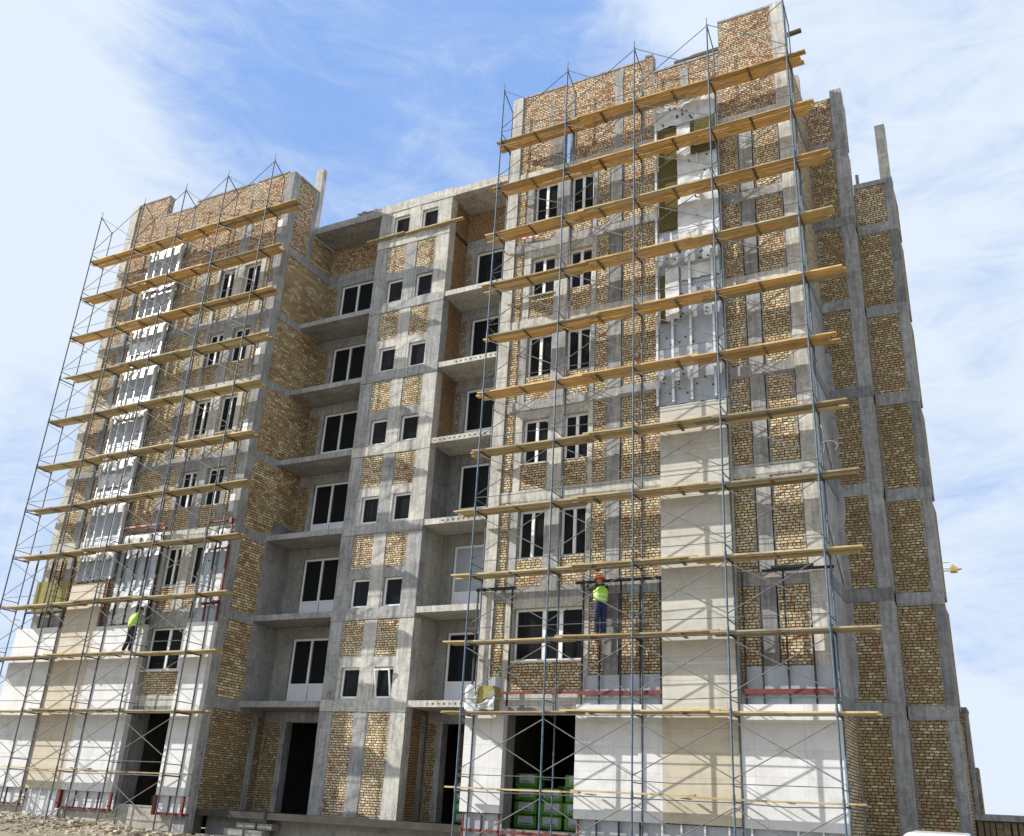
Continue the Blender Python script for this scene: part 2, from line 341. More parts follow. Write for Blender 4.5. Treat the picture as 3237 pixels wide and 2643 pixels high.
def empty(name, loc, label, cat, group=None):
    o = bpy.data.objects.new(name, None); COL.objects.link(o); o.location = loc; o.empty_display_size = 0.3
    bpy.context.view_layer.update()
    return tag(o, label, cat, group)
# ------------------------------------------------------------------ ground
GZ = -1.3
g = MB()
N = 70
def gx(i): 
    u = i / N * 2 - 1; return math.copysign(abs(u) ** 3.2, u) * 900
vs = []; fs = []
def gh(x, y):
    near = math.exp(-((x + 31) / 8) ** 2) * math.exp(-((y - 24.2) / 2.2) ** 2)
    h = noise.noise(Vector((x * 0.9, y * 0.9, 3))) * 0.10 + noise.noise(Vector((x * 0.2, y * 0.2, 8))) * 0.12
    d = math.hypot(x, y - 15)
    return GZ - 0.08 + h * (1 if d < 60 else 0.3) + near * 0.42
M_ = 150
xs = [-900, -400, -200, -120, -80] + [-60 + i * 0.5 for i in range(141)] + [20, 35, 60, 120, 300, 900]
ys = [-900, -300, -100, -40, -20] + [-8 + i * 0.5 for i in range(80)] + [40, 60, 100, 200, 400, 900]
for y in ys:
    for x in xs: vs.append((x, y, gh(x, y)))
nx = len(xs)
for j in range(len(ys) - 1):
    for i in range(nx - 1): fs.append((j * nx + i, j * nx + i + 1, (j + 1) * nx + i + 1, (j + 1) * nx + i))
go = g.add(vs, fs).build('ground', 'ground', smooth=True); tag(go, None, None, kind='structure')
# rubble along the foot of the building
rb = MB()
def rock(mb, x, y, z, s):
    pts = [Vector((rnd.uniform(-1, 1), rnd.uniform(-1, 1), rnd.uniform(-0.6, 0.6))).normalized() for _ in range(8)]
    base = [(-1, -1, -.6), (1, -1, -.6), (1, 1, -.6), (-1, 1, -.6), (-1, -1, .6), (1, -1, .6), (1, 1, .6), (-1, 1, .6)]
    a = rnd.uniform(0, 3.14); sx, sy, sz = s * rnd.uniform(.6, 1.5), s * rnd.uniform(.6, 1.2), s * rnd.uniform(.5, 1.0)
    vv = []
    for b_, p in zip(base, pts):
        q = Vector(b_) * 0.75 + p * 0.35
        vv.append((x + sx * (q.x * math.cos(a) - q.y * math.sin(a)), y + sy * (q.x * math.sin(a) + q.y * math.cos(a)), z + sz * q.z))
    mb.add(vv, [(0, 3, 2, 1), (4, 5, 6, 7), (0, 1, 5, 4), (1, 2, 6, 5), (2, 3, 7, 6), (3, 0, 4, 7)])
for i in range(2600):
    x = rnd.uniform(-42, -24) if rnd.random() < 0.8 else rnd.uniform(-24, -2)
    y = rnd.gauss(24.3, 0.9); y = min(y, 25.2) if x < -24 else min(y, 25.9)
    s = rnd.choice((0.03, 0.04, 0.05, 0.07, 0.1))
    rock(rb, x, y, gh(x, y) + s * 0.3, s)
for i in range(1500):
    x = rnd.uniform(-40, -22); y = rnd.uniform(20.5, 23.6); s = rnd.choice((0.02, 0.03, 0.05)); rock(rb, x, y, gh(x, y) + s * .3, s)
tag(rb.build('rubble', 'rubble'), 'broken stones and brick rubble along the foot of the unfinished building', 'rubble', kind='stuff')

# ------------------------------------------------------------------ building
B = empty('apartment_building', (0, 0, 0), 'unfinished brick and concrete apartment block with two projecting wings behind scaffolding', 'building')
F = [3.1 * k + 0.2 for k in range(8)]           # storey levels F[1]..F[7]
YF, YP, YB = 25.35, 27.05, 28.5
mir = lambda x: -40.1 - x
BOT = -0.35
def part(name, m, fn, label=None, parent=None):
    mb = MB(K); fn(mb); o = mb.build(name, m, parent or B)
    if label: o['label'] = label
    return o
def bx(name, m, *a, label=None, parent=None): return part(name, m, lambda q: q.box(*a), label, parent)
def rough_box(name, m, x0, x1, y0, y1, z0, z1, j=0.012, step=0.7):
    """box whose long edges wander a little, like hand-cast concrete"""
    if x0 > x1: x0, x1 = x1, x0
    L_ = (x1 - x0, z1 - z0); ax = 0 if L_[0] > L_[1] else 1
    n = max(1, int(L_[ax] / step)); mb = MB(K); rings = []
    for i in range(n + 1):
        u = i / n; r = lambda: rnd.uniform(-j, j)
        if ax == 0:
            X = x0 + (x1 - x0) * u; rings.append([(X, y0 + r() * .5, z0 + r()), (X, y1, z0 + r()), (X, y1, z1 + r()), (X, y0 + r() * .5, z1 + r())])
        else:
            Z_ = z0 + (z1 - z0) * u; rings.append([(x0 + r(), y0 + r() * .5, Z_), (x0 + r(), y1, Z_), (x1 + r(), y1, Z_), (x1 + r(), y0 + r() * .5, Z_)])
    vs = [v for rg in rings for v in rg]; fs = []
    for i in range(n):
        for k in range(4):
            a, b_ = i * 4 + k, i * 4 + (k + 1) % 4
            fs.append((a, b_, b_ + 4, a + 4) if ax == 1 else (a, a + 4, b_ + 4, b_))
    fs.append((3, 2, 1, 0) if ax == 1 else (0, 1, 2, 3)); e = n * 4; fs.append((e, e + 1, e + 2, e + 3) if ax == 1 else (e + 3, e + 2, e + 1, e))
    if ax == 1: fs = [tuple(reversed(f)) for f in fs]
    mb.add(vs, fs); ob = mb.build(name, m, B)
    me = ob.data
    import bmesh
    bm = bmesh.new(); bm.from_mesh(me); bmesh.ops.recalc_face_normals(bm, faces=bm.faces); bm.to_mesh(me); bm.free()
    return ob
def window(x0, x1, z0, z1, y, lites, bar=0.055, mull=0.10, kind='window', low=None, tilt=False, glass='glass'):
    """white plastic frame with panes; low = height of solid lower panels"""
    fr = MB(K); yb = y + 0.07
    fr.box(x0, x1, y, yb, z0, z0 + bar).box(x0, x1, y, yb, z1 - bar, z1).box(x0, x0 + bar, y, yb, z0 + bar, z1 - bar).box(x1 - bar, x1, y, yb, z0 + bar, z1 - bar)
    edges = [x0 + bar * 0.5] + [x0 + (x1 - x0) * l for l in lites[1:-1]] + [x1 - bar * 0.5]
    for e in edges[1:-1]: fr.box(e - mull / 2, e + mull / 2, y - 0.004, yb, z0 + bar, z1 - bar)
    if low: fr.box(x0 + bar, x1 - bar, y + 0.004, yb, z0 + low, z0 + low + bar * .8)
    o = fr.build(kind, 'pvc', B)
    for i in range(len(edges) - 1):
        a = edges[i] + bar / 2 + (0.03 if i else 0); b_ = edges[i + 1] - bar / 2 - (0.03 if i < len(edges) - 2 else 0)
        zb = z0 + bar + (low or 0)
        bx('pane', glass, a, b_, y + 0.03, y + 0.04, zb, z1 - bar, parent=o)
        if low: bx('door_panel', 'pvc_panel', a, b_, y + 0.02, y + 0.05, z0 + bar, z0 + low, parent=o)
    return o

# --- wings
def wing(M, right):
    s = (lambda x: x) if right else mir
    def b(name, m, x0, x1, y0, y1, z0, z1): return bx(name, m, min(s(x0), s(x1)), max(s(x0), s(x1)), y0, y1, z0, z1)
    def rbx(name, m, x0, x1, y0, y1, z0, z1): return rough_box(name, m, min(s(x0), s(x1)), max(s(x0), s(x1)), y0, y1, z0, z1)
    yc = YF - 0.02; Y2 = YF + 0.35
    for k in range(0, 8):
        z0 = BOT if k == 0 else F[k]
        z1 = F[k + 1] - 0.36 if k < 7 else None
        bm_ = 'brick'
        if k == 7: continue
        wz0, wz1 = (F[k] + 0.9, F[k] + 2.45)
        strips = [(-14.19, -13.8), (-11.05, -10.58), (-10.10, -8.85), (-8.85, -6.7), (-6.7, -6.09), (-5.61, -4.78)]
        for a, c in strips: bx('brick_pier', bm_, min(s(a), s(c)), max(s(a), s(c)), YF, Y2, z0, z1)
        if k == 1: bx('brick_wall', bm_, min(s(-13.55), s(-11.2)), max(s(-13.55), s(-11.2)), YF, Y2, z0, wz0)
        elif k > 1:
            for a, c in ((-13.55, -12.6), (-12.1, -11.2)): bx('brick_wall', bm_, min(s(a), s(c)), max(s(a), s(c)), YF, Y2, z0, wz0)
        # floor band
        rbx('floor_beam', 'concrete' if k % 2 else 'concrete_pale', -14.22, -4.75, yc, Y2 - 0.01, F[k + 1] - 0.36, F[k + 1])
        # jambs and lintel around the window opening
        if k > 0:
            def fr(q, k=k, z0=z0, z1=z1, wz0=wz0, wz1=wz1):
                def qb(a, c, u, v): q.box(min(s(a), s(c)), max(s(a), s(c)), yc, Y2 - .01, u, v)
                qb(-13.8, -13.55, z0, z1); qb(-11.2, -11.05, z0, z1)
                if k > 1: qb(-12.6, -12.1, z0, z1)
                for a, c in (((-13.55, -11.2),) if k == 1 else ((-13.55, -12.6), (-12.1, -11.2))): qb(a, c, wz1, z1)
            part('window_surround', 'concrete' if (k + right) % 2 else 'concrete_pale', fr)
            if k == 1:
                lt = [0, 0.42, 0.66, 1]
                a, c = sorted((s(-13.52), s(-11.22))); window(a, c, wz0, wz1, YF + 0.15, lt if right else [0, .4, .7, 1], 0.07, 0.12)
            else:
                for a, c in ((-13.53, -12.62), (-12.08, -11.22)):
                    a, c = sorted((s(a), s(c))); window(a, c, wz0, wz1, YF + 0.15, [0, 0.5, 1], 0.07, 0.1)
            a, c = sorted((s(-13.6), s(-11.15)))
            if k in (1, 3, 5): bx('window_sill', 'concrete_pale' if k > 1 else 'white_plastic', a, c if k == 1 else (a + c) / 2 - .25, YF - 0.07, YF + 0.1, wz0 - 0.05, wz0)
    # columns full height
    rbx('column', 'concrete_pale' if right else 'concrete', -14.65, -14.22, yc - 0.03, Y2, -1.25, 25.55)
    for a, c in ((-10.55, -10.13), (-6.06, -5.64)):
        for k in range(0, 7):
            rbx('column', 'concrete_dark' if (k * 3 + right) % 4 == 0 else 'concrete', a, c, yc - 0.012, Y2, BOT if k == 0 else F[k] + .004, F[k + 1] - 0.364)
    rbx('column', 'concrete_pale', -4.75, -4.3, yc - 0.03, Y2 - .05, -1.25, 26.2 if right else 26.5)
    # ground floor opening
    rbx('column', 'concrete_dark', -13.95, -13.62, yc - 0.01, Y2 + .3, BOT, 2.9)
    b('lintel', 'concrete_dark', -13.8, -11.05, yc, Y2, 2.75, 2.94)
    if not right: b('door_jamb', 'concrete_dark', -11.2, -11.05, yc, Y2 + .4, BOT, 2.75)
    b('plinth', 'plaster_warm' if not right else 'plaster', -14.2, -4.76, YF - 0.05, YF + 1.2, -1.45, BOT)
    # top storey parapet wall
    if right: tops = [(-14.22, -13.0, 25.5), (-13.0, -12.45, 25.5), (-12.17, -9.3, 25.5), (-9.3, -9.0, 25.62), (-9.0, -6.6, 24.8), (-6.6, -4.75, 26.12)]
    else: tops = [(-14.22, -12.45, 25.62), (-12.17, -8.75, 25.62), (-8.75, -6.75, 25.35), (-6.75, -4.75, 26.5)]
    def par(q):
        for a, c, t_ in tops: q.box(min(s(a), s(c)), max(s(a), s(c)), YF, YF + 0.3, F[7], t_)
        q.box(min(s(-12.45), s(-12.17)), max(s(-12.45), s(-12.17)), YF + .001, YF + 0.299, 23.45, 25.5 if right else 25.6)
        if not right: q.box(min(s(-12.45), s(-12.17)), max(s(-12.45), s(-12.17)), YF + .001, YF + 0.299, F[7], 23.45)
    part('parapet_wall', 'brick_red', par)
    for a, c, t_ in tops: bx('coping', 'concrete', min(s(a), s(c)), max(s(a), s(c)), YF - 0.025, YF + 0.32, t_, t_ + 0.08)
    if right:
        for a, c in ((-12.85, -12.45), (-12.17, -11.95)): rbx('column', 'concrete_dark', a, c, YF - .012, YF + .32, F[7], 23.7)
        for a, c in ((-10.45, -10.13), (-8.0, -7.7)): rbx('column', 'concrete', a, c, YF - .012, YF + .31, F[7], 24.6 if a > -9 else 25.4)
    else:
        rbx('column', 'concrete', -12.6, -12.05, YF - .012, YF + .31, F[7], 23.6)
        rbx('column', 'concrete_dark', -10.5, -10.1, YF - .012, YF + .31, F[7], 22.6)
wing(None, True); wing(None, False)
# --- side wall of the left wing, facing the recess
for k in range(0, 8):
    z0 = BOT if k == 0 else F[k]; z1 = F[k + 1] - 0.36 if k < 7 else 25.5
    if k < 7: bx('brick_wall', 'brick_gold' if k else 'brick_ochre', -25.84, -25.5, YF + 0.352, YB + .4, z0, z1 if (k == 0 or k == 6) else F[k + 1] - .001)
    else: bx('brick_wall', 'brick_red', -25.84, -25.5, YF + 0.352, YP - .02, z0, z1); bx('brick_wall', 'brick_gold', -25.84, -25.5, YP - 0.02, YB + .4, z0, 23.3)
    if k < 7: bx('floor_beam', 'concrete', -25.83, -25.48, YF + 0.352, YP if k else YB, F[k + 1] - 0.36, F[k + 1])
    if k == 6: bx('floor_beam', 'concrete', -25.83, -25.48, YP, YB, F[k + 1] - 0.36, F[k + 1])
bx('plaster_coat', 'concrete_dark', -25.5, -25.47, YP + .25, YB, F[3] + .0, F[3] + .62)
bx('column', 'concrete', -25.83, -25.485, YP - 0.27, YP - .022, F[7], 25.5)
bx('column', 'concrete', -25.83, -25.485, 27.85, 28.12, BOT, 2.94)
bx('coping', 'concrete', -25.86, -25.46, YF + 0.36, YP - .02, 25.5, 25.58)
bx('roof_post', 'concrete_pale', -25.86, -25.47, YP - 0.02, YP + 0.24, 23.6, 26.9)
for k in (1, 2): bx('plaster_coat', 'plaster', -25.5, -25.465, YP, YB, F[k], F[k + 1] - 0.22)
# --- pilaster between the two loggias
PX = [(-21.8, -21.25), (-20.3, -19.78), (-18.85, -18.25)]
for i, (a, c) in enumerate(PX):
    for k in range(0, 7):
        z0 = BOT if k == 0 else F[k] + .02; z1 = F[k + 1] - 0.37
        rough_box('column', ('concrete_pale', 'concrete', 'concrete_pale')[(i + k) % 3] if i else 'concrete', a, c, YP - 0.012, YP + 0.4, z0, z1)
    rough_box('column', 'concrete_pale' if i else 'concrete', a, c, YP - .012, YP + .4, F[7] + .02, 23.3)
for k in range(0, 8):
    z0 = BOT if k == 0 else F[k]
    if k < 7:
        rough_box('floor_beam', 'concrete' if k % 3 else 'concrete_pale', -21.8, -18.25, YP - 0.03, YP + .42, F[k + 1] - 0.36, F[k + 1] + 0.02)
        for a, c in ((-21.25, -20.3), (-19.78, -18.85)): bx('brick_panel', 'brick', a, c, YP + 0.006, YP + 0.4, (F[k] + 1.45) if k else BOT, F[k + 1] - .36)
    if k:
        for a, c, w0, w1 in ((-21.25, -20.3, -21.08, -20.22), (-19.78, -18.85, -19.68, -18.9)):
            def su(q, k=k, a=a, c=c, w0=w0, w1=w1):
                zt = F[k] + 1.45 if k < 7 else 23.3
                q.box(a, w0, YP - .004, YP + .4, F[k] + .02, zt).box(w1, c, YP - .004, YP + .4, F[k] + .02, zt)
                q.box(w0, w1, YP - .004, YP + .4, F[k] + 1.11, zt).box(w0, w1, YP - .004, YP + .4, F[k] + .02, F[k] + .075)
            part('window_surround', 'concrete_pale' if k % 2 else 'concrete', su)
        for w0, w1 in ((-21.08, -20.22), (-19.68, -18.9)):
            o = window(w0, w1, F[k] + .075, F[k] + 1.11, YP + 0.1, [0, 1], 0.075)
            if k == 1 and w0 > -20:
                def sash(q):
                    zb, zt, yt = F[1] + .16, F[1] + 1.0, YP - .12
                    for x in (w0 + .1, w1 - .1): q.obox((x, YP + .08, zb), (x, yt, zt), .05, .04)
                    q.obox((w0 + .08, yt, zt), (w1 - .08, yt, zt), .04, .05)
                part('tilted_sash', 'pvc', sash, parent=o)
rough_box('parapet_wall', 'concrete_pale', -21.8, -18.25, YP - 0.04, YP + 0.4, 23.3, 23.72)
# right cheek of the pilaster, facing the right loggia
for k in range(0, 8):
    z0 = BOT if k == 0 else F[k]; z1 = F[k + 1] - 0.22 if k < 7 else 23.3
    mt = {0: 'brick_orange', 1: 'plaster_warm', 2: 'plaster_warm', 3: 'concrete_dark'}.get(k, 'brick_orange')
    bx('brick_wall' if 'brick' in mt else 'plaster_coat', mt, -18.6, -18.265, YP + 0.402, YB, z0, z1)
bx('column', 'concrete', -18.58, -18.255, 28.05, 28.3, BOT, 2.94)
# --- loggias
def loggia(x0, x1, doors, right):
    for k in range(0, 8):
        z0 = BOT if k == 0 else F[k]; z1 = F[k + 1] - 0.22 if k < 7 else 23.3
        d0, d1 = doors if k else ((-24.45, -22.9) if not right else (-17.69, -16.0))
        dz0, dz1 = (F[k] + 0.02, F[k] + 2.46) if k else (BOT, 2.72)
        plastered = k in (1, 2) or (k == 3 and right)
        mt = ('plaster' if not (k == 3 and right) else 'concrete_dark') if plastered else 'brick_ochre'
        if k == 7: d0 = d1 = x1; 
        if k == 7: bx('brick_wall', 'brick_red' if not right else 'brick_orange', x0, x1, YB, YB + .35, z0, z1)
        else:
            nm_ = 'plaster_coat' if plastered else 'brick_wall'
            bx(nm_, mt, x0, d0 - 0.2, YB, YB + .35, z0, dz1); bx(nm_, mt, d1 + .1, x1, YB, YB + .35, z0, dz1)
            part('door_surround', mt if plastered else 'concrete', lambda q: q.box(d0 - .2, d0, YB - .012, YB + .35, z0, dz1).box(d1, d1 + .1, YB - .012, YB + .35, z0, dz1).box(x0, x1, YB - .014, YB + .35, dz1, z1))
            if k: window(d0, d1, dz0, dz1, YB + 0.08, [0, 0.5, 1] if not right else [0, 1], 0.08, 0.09, 'balcony_door', 0.72, glass='film_pane' if (right and k == 2) else 'glass')
        if 1 <= k <= 6:
            sl = MB(K); yj = YP + rnd.uniform(-.03, .02); sl.box(x0, x1, yj, YB - .016, F[k] - 0.21, F[k] + 0.0, 'concrete' if not right else 'concrete_pale')
            if right and k in (1, 3, 4, 5):
                for i in range(3, 15) if k != 4 else range(0, 13):
                    xx = x0 + 0.2 + i * 0.21
                    if xx < x1 - .1 and not (k == 2 and i % 3): sl.tube((xx, yj - .004, F[k] - .105), (xx, yj + .03, F[k] - .105), 0.04 + rnd.uniform(-.008, .006), 8, 'hole_shade')  # dark discs on the slab edge, painted as shade in its hollow cores
            sl.build('balcony_slab', 'concrete', B)
    if right: rough_box('roof_slab', 'concrete_pale', x0, x1, YP - .03, YB + 2, 23.3, 23.66)
    else: rough_box('roof_slab', 'concrete', x0, x1, YP - .02, YB + 2, 23.3, 23.62)
    bx('floor_beam', 'concrete', x0, x1, YB - .03, YB, F[7] - .3, F[7] + .0)
loggia(-25.5, -21.8, (-24.68, -22.93), False)
loggia(-18.264, -14.65, (-17.78, -16.5), True)
if True:
    bx('roof_slab', 'concrete', -21.8, -18.264, YP + .401, YB + 2, 23.3, 23.6)
    bx('plinth', 'plaster', -25.46, -14.65, YP - .75, YB + .3, -1.45, BOT)
    def rubb(q):
        for i in range(70):
            x = -23.9 + i * 0.034 + rnd.uniform(-.1, .1); q.box(x, x + rnd.uniform(.12, .25), YP + .1 + rnd.uniform(0, .3), YP + .5, 23.62, 23.62 + max(0.02, .30 * math.sin((i + 4) / 24) + rnd.uniform(-.05, .05)))
    part('loose_brickwork', 'brick_red', rubb)
bx('inner_wall', 'brick_orange', -17.75, -16.95, 29.75, 29.85, BOT, 2.9)
# --- body behind: floors, inner walls, roofs
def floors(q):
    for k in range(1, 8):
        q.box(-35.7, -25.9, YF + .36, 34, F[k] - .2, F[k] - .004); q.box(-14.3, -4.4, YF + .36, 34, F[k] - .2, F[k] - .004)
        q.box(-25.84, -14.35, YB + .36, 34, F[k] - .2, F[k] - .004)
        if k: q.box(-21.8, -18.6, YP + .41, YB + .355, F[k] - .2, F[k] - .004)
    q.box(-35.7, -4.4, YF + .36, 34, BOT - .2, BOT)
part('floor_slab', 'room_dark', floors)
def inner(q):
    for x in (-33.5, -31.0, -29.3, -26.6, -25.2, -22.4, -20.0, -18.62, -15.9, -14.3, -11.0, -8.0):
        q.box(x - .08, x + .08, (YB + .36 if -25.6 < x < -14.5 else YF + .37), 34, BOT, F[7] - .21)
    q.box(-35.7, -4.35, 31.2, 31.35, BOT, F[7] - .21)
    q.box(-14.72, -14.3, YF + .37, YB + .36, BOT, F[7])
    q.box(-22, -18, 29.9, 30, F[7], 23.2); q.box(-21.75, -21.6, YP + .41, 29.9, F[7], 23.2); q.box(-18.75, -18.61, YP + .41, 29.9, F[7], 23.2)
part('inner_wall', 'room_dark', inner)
def shell(q):
    q.box(-35.8, -35.45, YF + .352, 40, -1.3, F[7] + .3); q.box(-35.8, -3.04, 39.7, 40, -1.3, F[7] + .3)
part('brick_wall', 'brick', shell)
part('brick_wall', 'brick', lambda q: q.box(-14.66, -14.32, YF + .353, YB, -1.3, 25.4), 'side wall of the right wing towards the recess')
for a_ in ((-35.8, -25.84, YF + .31, 40, F[7] - .003, F[7] + .1), (-14.3, -4.31, YF + .31, 40, F[7] - .003, F[7] + .1), (-25.8, -14.35, YB + .37, 40, 23.2, 23.3)): bx('roof_slab', 'concrete', *a_)
# --- right flank: wall, second and third setbacks
for k in range(0, 8):
    z0 = BOT - .9 if k == 0 else F[k]; z1 = F[k + 1] - .36 if k < 7 else 23.8
    bx('brick_wall', 'brick', -4.64, -4.3, YF + .31, 28.0, z0, z1) if k > 4 or k == 0 else bx('plaster_coat', 'concrete', -4.64, -4.3, YF + .31, 28.0, z0, z1)
    if k < 7:
        bx('floor_beam', 'concrete_dark', -4.63, -4.28, YF + .31, 28.0, F[k + 1] - .36, F[k + 1])
    bx('brick_wall', 'brick_red' if k == 7 else 'brick_ochre', -4.3, -3.42, 28.0, 28.35, z0, z1)
    rough_box('column', 'concrete', -3.42, -3.04, 27.975, 28.37, z0, z1 + (.3 if k == 7 else 0))
    bx('brick_wall', 'brick', -3.36, -3.05, 28.37, 28.8, z0, z1)
    if k < 7: rough_box('floor_beam', 'concrete_dark' if k % 2 else 'concrete', -4.3, -3.04, 27.97, 28.37, F[k + 1] - .36, F[k + 1])
    if k < 7:
        zz = z1 if k < 6 else 20.3
        bx('brick_wall', 'brick' if k == 6 else 'brick_ochre', -3.04, -2.06, 28.8, 29.1, z0, zz)
        rough_box('column', 'concrete_dark' if k % 2 else 'concrete', -2.06, -1.8, 28.78, 29.12, z0, zz)
        if k < 6: rough_box('floor_beam', 'concrete', -3.04, -1.8, 28.77, 29.12, F[k + 1] - .36, F[k + 1])
        bx('brick_wall', 'brick_ochre', -2.1, -1.81, 29.12, 30.3, z0, zz)
rough_box('floor_beam', 'concrete', -3.04, -1.8, 28.77, 29.12, 20.3, 20.5)
bx('roof_post', 'concrete_pale', -2.16, -1.84, 28.8, 29.12, 20.5, 22.75)
bx('roof_post', 'concrete', -2.95, -2.85, 28.85, 28.95, 20.5, 20.95)
bx('brick_wall', 'brick', -4.3, -3.04, 29.1, 40, -1.3, 20.3)
bx('roof_slab', 'concrete', -3.04, -1.82, 28.81, 30.3, 20.1, 20.29)
bx('roof_post', 'concrete_pale', -4.55, -4.32, 27.3, 27.6, 23.8, 24.6)
# plaster spilling over the corner onto the setback brickwork
mb = MB(K); vs = []; n = 60
for i in range(n + 1):
    z = 3.4 + 10.5 * i / n; w = .17 + .10 * noise.noise(Vector((z * 1.3, 0, 0))) + .05 * noise.noise(Vector((z * 6, 1, 0)))
    vs += [(-4.3, 27.985, z), (-4.3 + w, 27.985, z), (-4.3 + w, 28.0, z), (-4.3, 28.0, z)]
mb.add(vs, [f for i in range(n) for f in ((4 * i, 4 * i + 1, 4 * i + 5, 4 * i + 4), (4 * i + 1, 4 * i + 2, 4 * i + 6, 4 * i + 5))]); mb.build('plaster_coat', 'concrete', B)
# sloping plaster brackets on the flank
for k in (2, 3): part('bracket', 'concrete_pale', lambda q: q.obox((-4.26, 25.7, F[k] + 1.6), (-4.26, 27.9, F[k] + .1), .03, .1))
# --- cladding panels
def clad(m, x0, x1, z0, z1, lab):
    return bx('cladding_panel', m, x0, x1, 25.1, YF - 0.03, z0, z1, label=lab)
clad('white_panel', -14.82, -13.53, 0.02, 2.92, 'white cladding at the left edge of the right wing')
clad('white_panel', -11.28, -8.76, 0.0, 2.93, 'white cladding right of the shop opening')
clad('white_panel', -6.67, -4.2, 0.0, 2.93, 'white cladding at the right corner')
clad('beige_panel', -8.755, -6.675, 0.02, 2.9, 'warm beige stone-look cladding strip at ground level')
clad('beige_grey_panel', -8.755, -6.675, 2.902, 11.58, 'grey beige stone-look cladding strip')
clad('white_panel', -36.3, -33.81, 0.0, 5.93, 'white cladding at the far left')
clad('beige_panel', -33.55, -31.62, 0.0, 7.6, 'beige stone-look cladding strip of the left wing')
clad('white_panel', -31.61, -28.97, 0.0, 5.86, 'white cladding left of the left wing opening')
clad('white_panel', -26.80, -25.5, 0.0, 5.83, 'white cladding right of the left wing opening')
bx('cladding_panel', 'beige_panel', -33.8, -33.56, 25.2, YF - .03, 0, 5.9, label='recessed joint strip')
# --- studs, angles, membrane
def stud(x, z0, z1, m='black_steel', y=25.14, w=.045): bx('cladding_stud', m, x - w / 2, x + w / 2, y, y + .05, z0, z1)
def angle(x0, x1, z, m='red_primer', y=25.12, h=.09): bx('cladding_rail', m, x0, x1, y, y + .06, z - h / 2, z + h / 2)
bx('membrane', 'membrane', -14.6, -13.8, 25.31, 25.328, 2.93, 3.75)
bx('membrane', 'membrane', -11.1, -8.8, 25.29, 25.322, 2.93, 3.75); bx('membrane', 'membrane', -6.55, -4.35, 25.29, 25.322, 2.93, 3.9)
for x in (-11.15, -10.62, -9.99, -9.4, -8.81): stud(x, 2.9, 6.4 if x != -9.4 else 6.2)
for x in (-6.5, -6.05, -5.4, -4.74, -4.25): stud(x, 2.9, 6.35 if x in (-6.5, -5.4) else 4.9)
for x in (-14.7, -13.5, -14.2): stud(x, 2.9, 6.33 if x != -14.2 else 4.0, 'steel_grey' if x == -14.2 else 'black_steel')
angle(-14.8, -11.2, 3.27, h=.07); angle(-11.2, -8.78, 3.25, h=.11); angle(-6.6, -4.2, 3.25, h=.12)
angle(-14.75, -13.4, 6.35, 'black_steel'); angle(-11.4, -8.75, 6.38, 'black_steel', h=.08); angle(-5.95, -4.08, 6.38, 'black_steel', h=.07)
bx('cladding_rail', 'steel_blue', -5.7, -4.6, 25.12, 25.2, 6.43, 6.5)
# below the panels
for x0, x1, xs_ in ((-14.75, -13.5, (-14.7, -14.1, -13.55)), (-11.25, -4.3, (-11.15, -10.62, -9.99, -9.4, -8.8, -8.29, -7.68, -7.06, -6.5, -5.39, -4.8)),
                    (-31.6, -28.9, (-31.5, -30.8, -30.2, -29.6, -28.95)), (-26.75, -25.4, (-26.7, -26.15, -25.5)), (-36.3, -33.7, (-36.2, -35.4, -34.6, -33.75)), (-33.6, -31.7, (-33.2, -32.7, -32.2, -31.8))):
    bx('membrane', 'film' if x0 < -20 else 'membrane', x0, x1, 25.245, 25.252, -.62 if x0 != -33.6 else -1.0, -.005)
    for i, x in enumerate(xs_): stud(x, -.62 if x0 != -33.6 else -1.05, -.002, 'galvanised' if (x0 == -33.6 or (x0 == -11.25 and i > 3)) else ('red_primer' if i in (0, len(xs_) - 1) else 'black_steel'), 25.12)
angle(-14.8, -11.2, -.45, h=.08); angle(-31.65, -28.85, -.58, h=.08); angle(-26.85, -25.2, -.57, h=.09); angle(-36.3, -33.65, -.57, h=.06)
for x in (-31.55, -28.9, -26.75, -25.45): bx('cladding_rail', 'red_primer', x - .05, x + .05, 25.03, 25.11, -.62, 0.0)
# left wing frame above the panels, up to the next rail
for x, z0, z1, m in ((-25.46, 5.85, 9.5, 'red_primer'), (-26.1, 5.85, 6.5, 'red_primer'), (-26.1, 6.6, 9.4, 'black_steel'), (-26.75, 6.0, 9.5, 'black_steel'), (-31.5, 5.9, 9.5, 'red_primer'), (-33.75, 5.9, 9.5, 'red_primer'), (-30.85, 5.86, 9.3, 'black_steel'),
                     (-30.2, 5.86, 9.3, 'black_steel'), (-29.6, 5.86, 9.4, 'black_steel'), (-28.98, 5.86, 9.5, 'black_steel'), (-35.1, 5.9, 9.0, 'black_steel'), (-34.5, 5.9, 9.0, 'black_steel'), (-36.1, 5.9, 9.2, 'black_steel')):
    stud(x, z0, z1, m, 25.12, .06)
angle(-31.2, -28.9, 9.55, h=.05); angle(-26.8, -25.4, 9.6, h=.05); angle(-26.3, -25.4, 6.5); angle(-36.1, -33.8, 6.6, 'black_steel')
bx('cladding_rail', 'red_primer', -28.95, -28.8, 25.0, 25.12, 9.5, 9.6); bx('cladding_rail', 'red_primer', -25.5, -25.38, 25.0, 25.12, 9.45, 9.65)

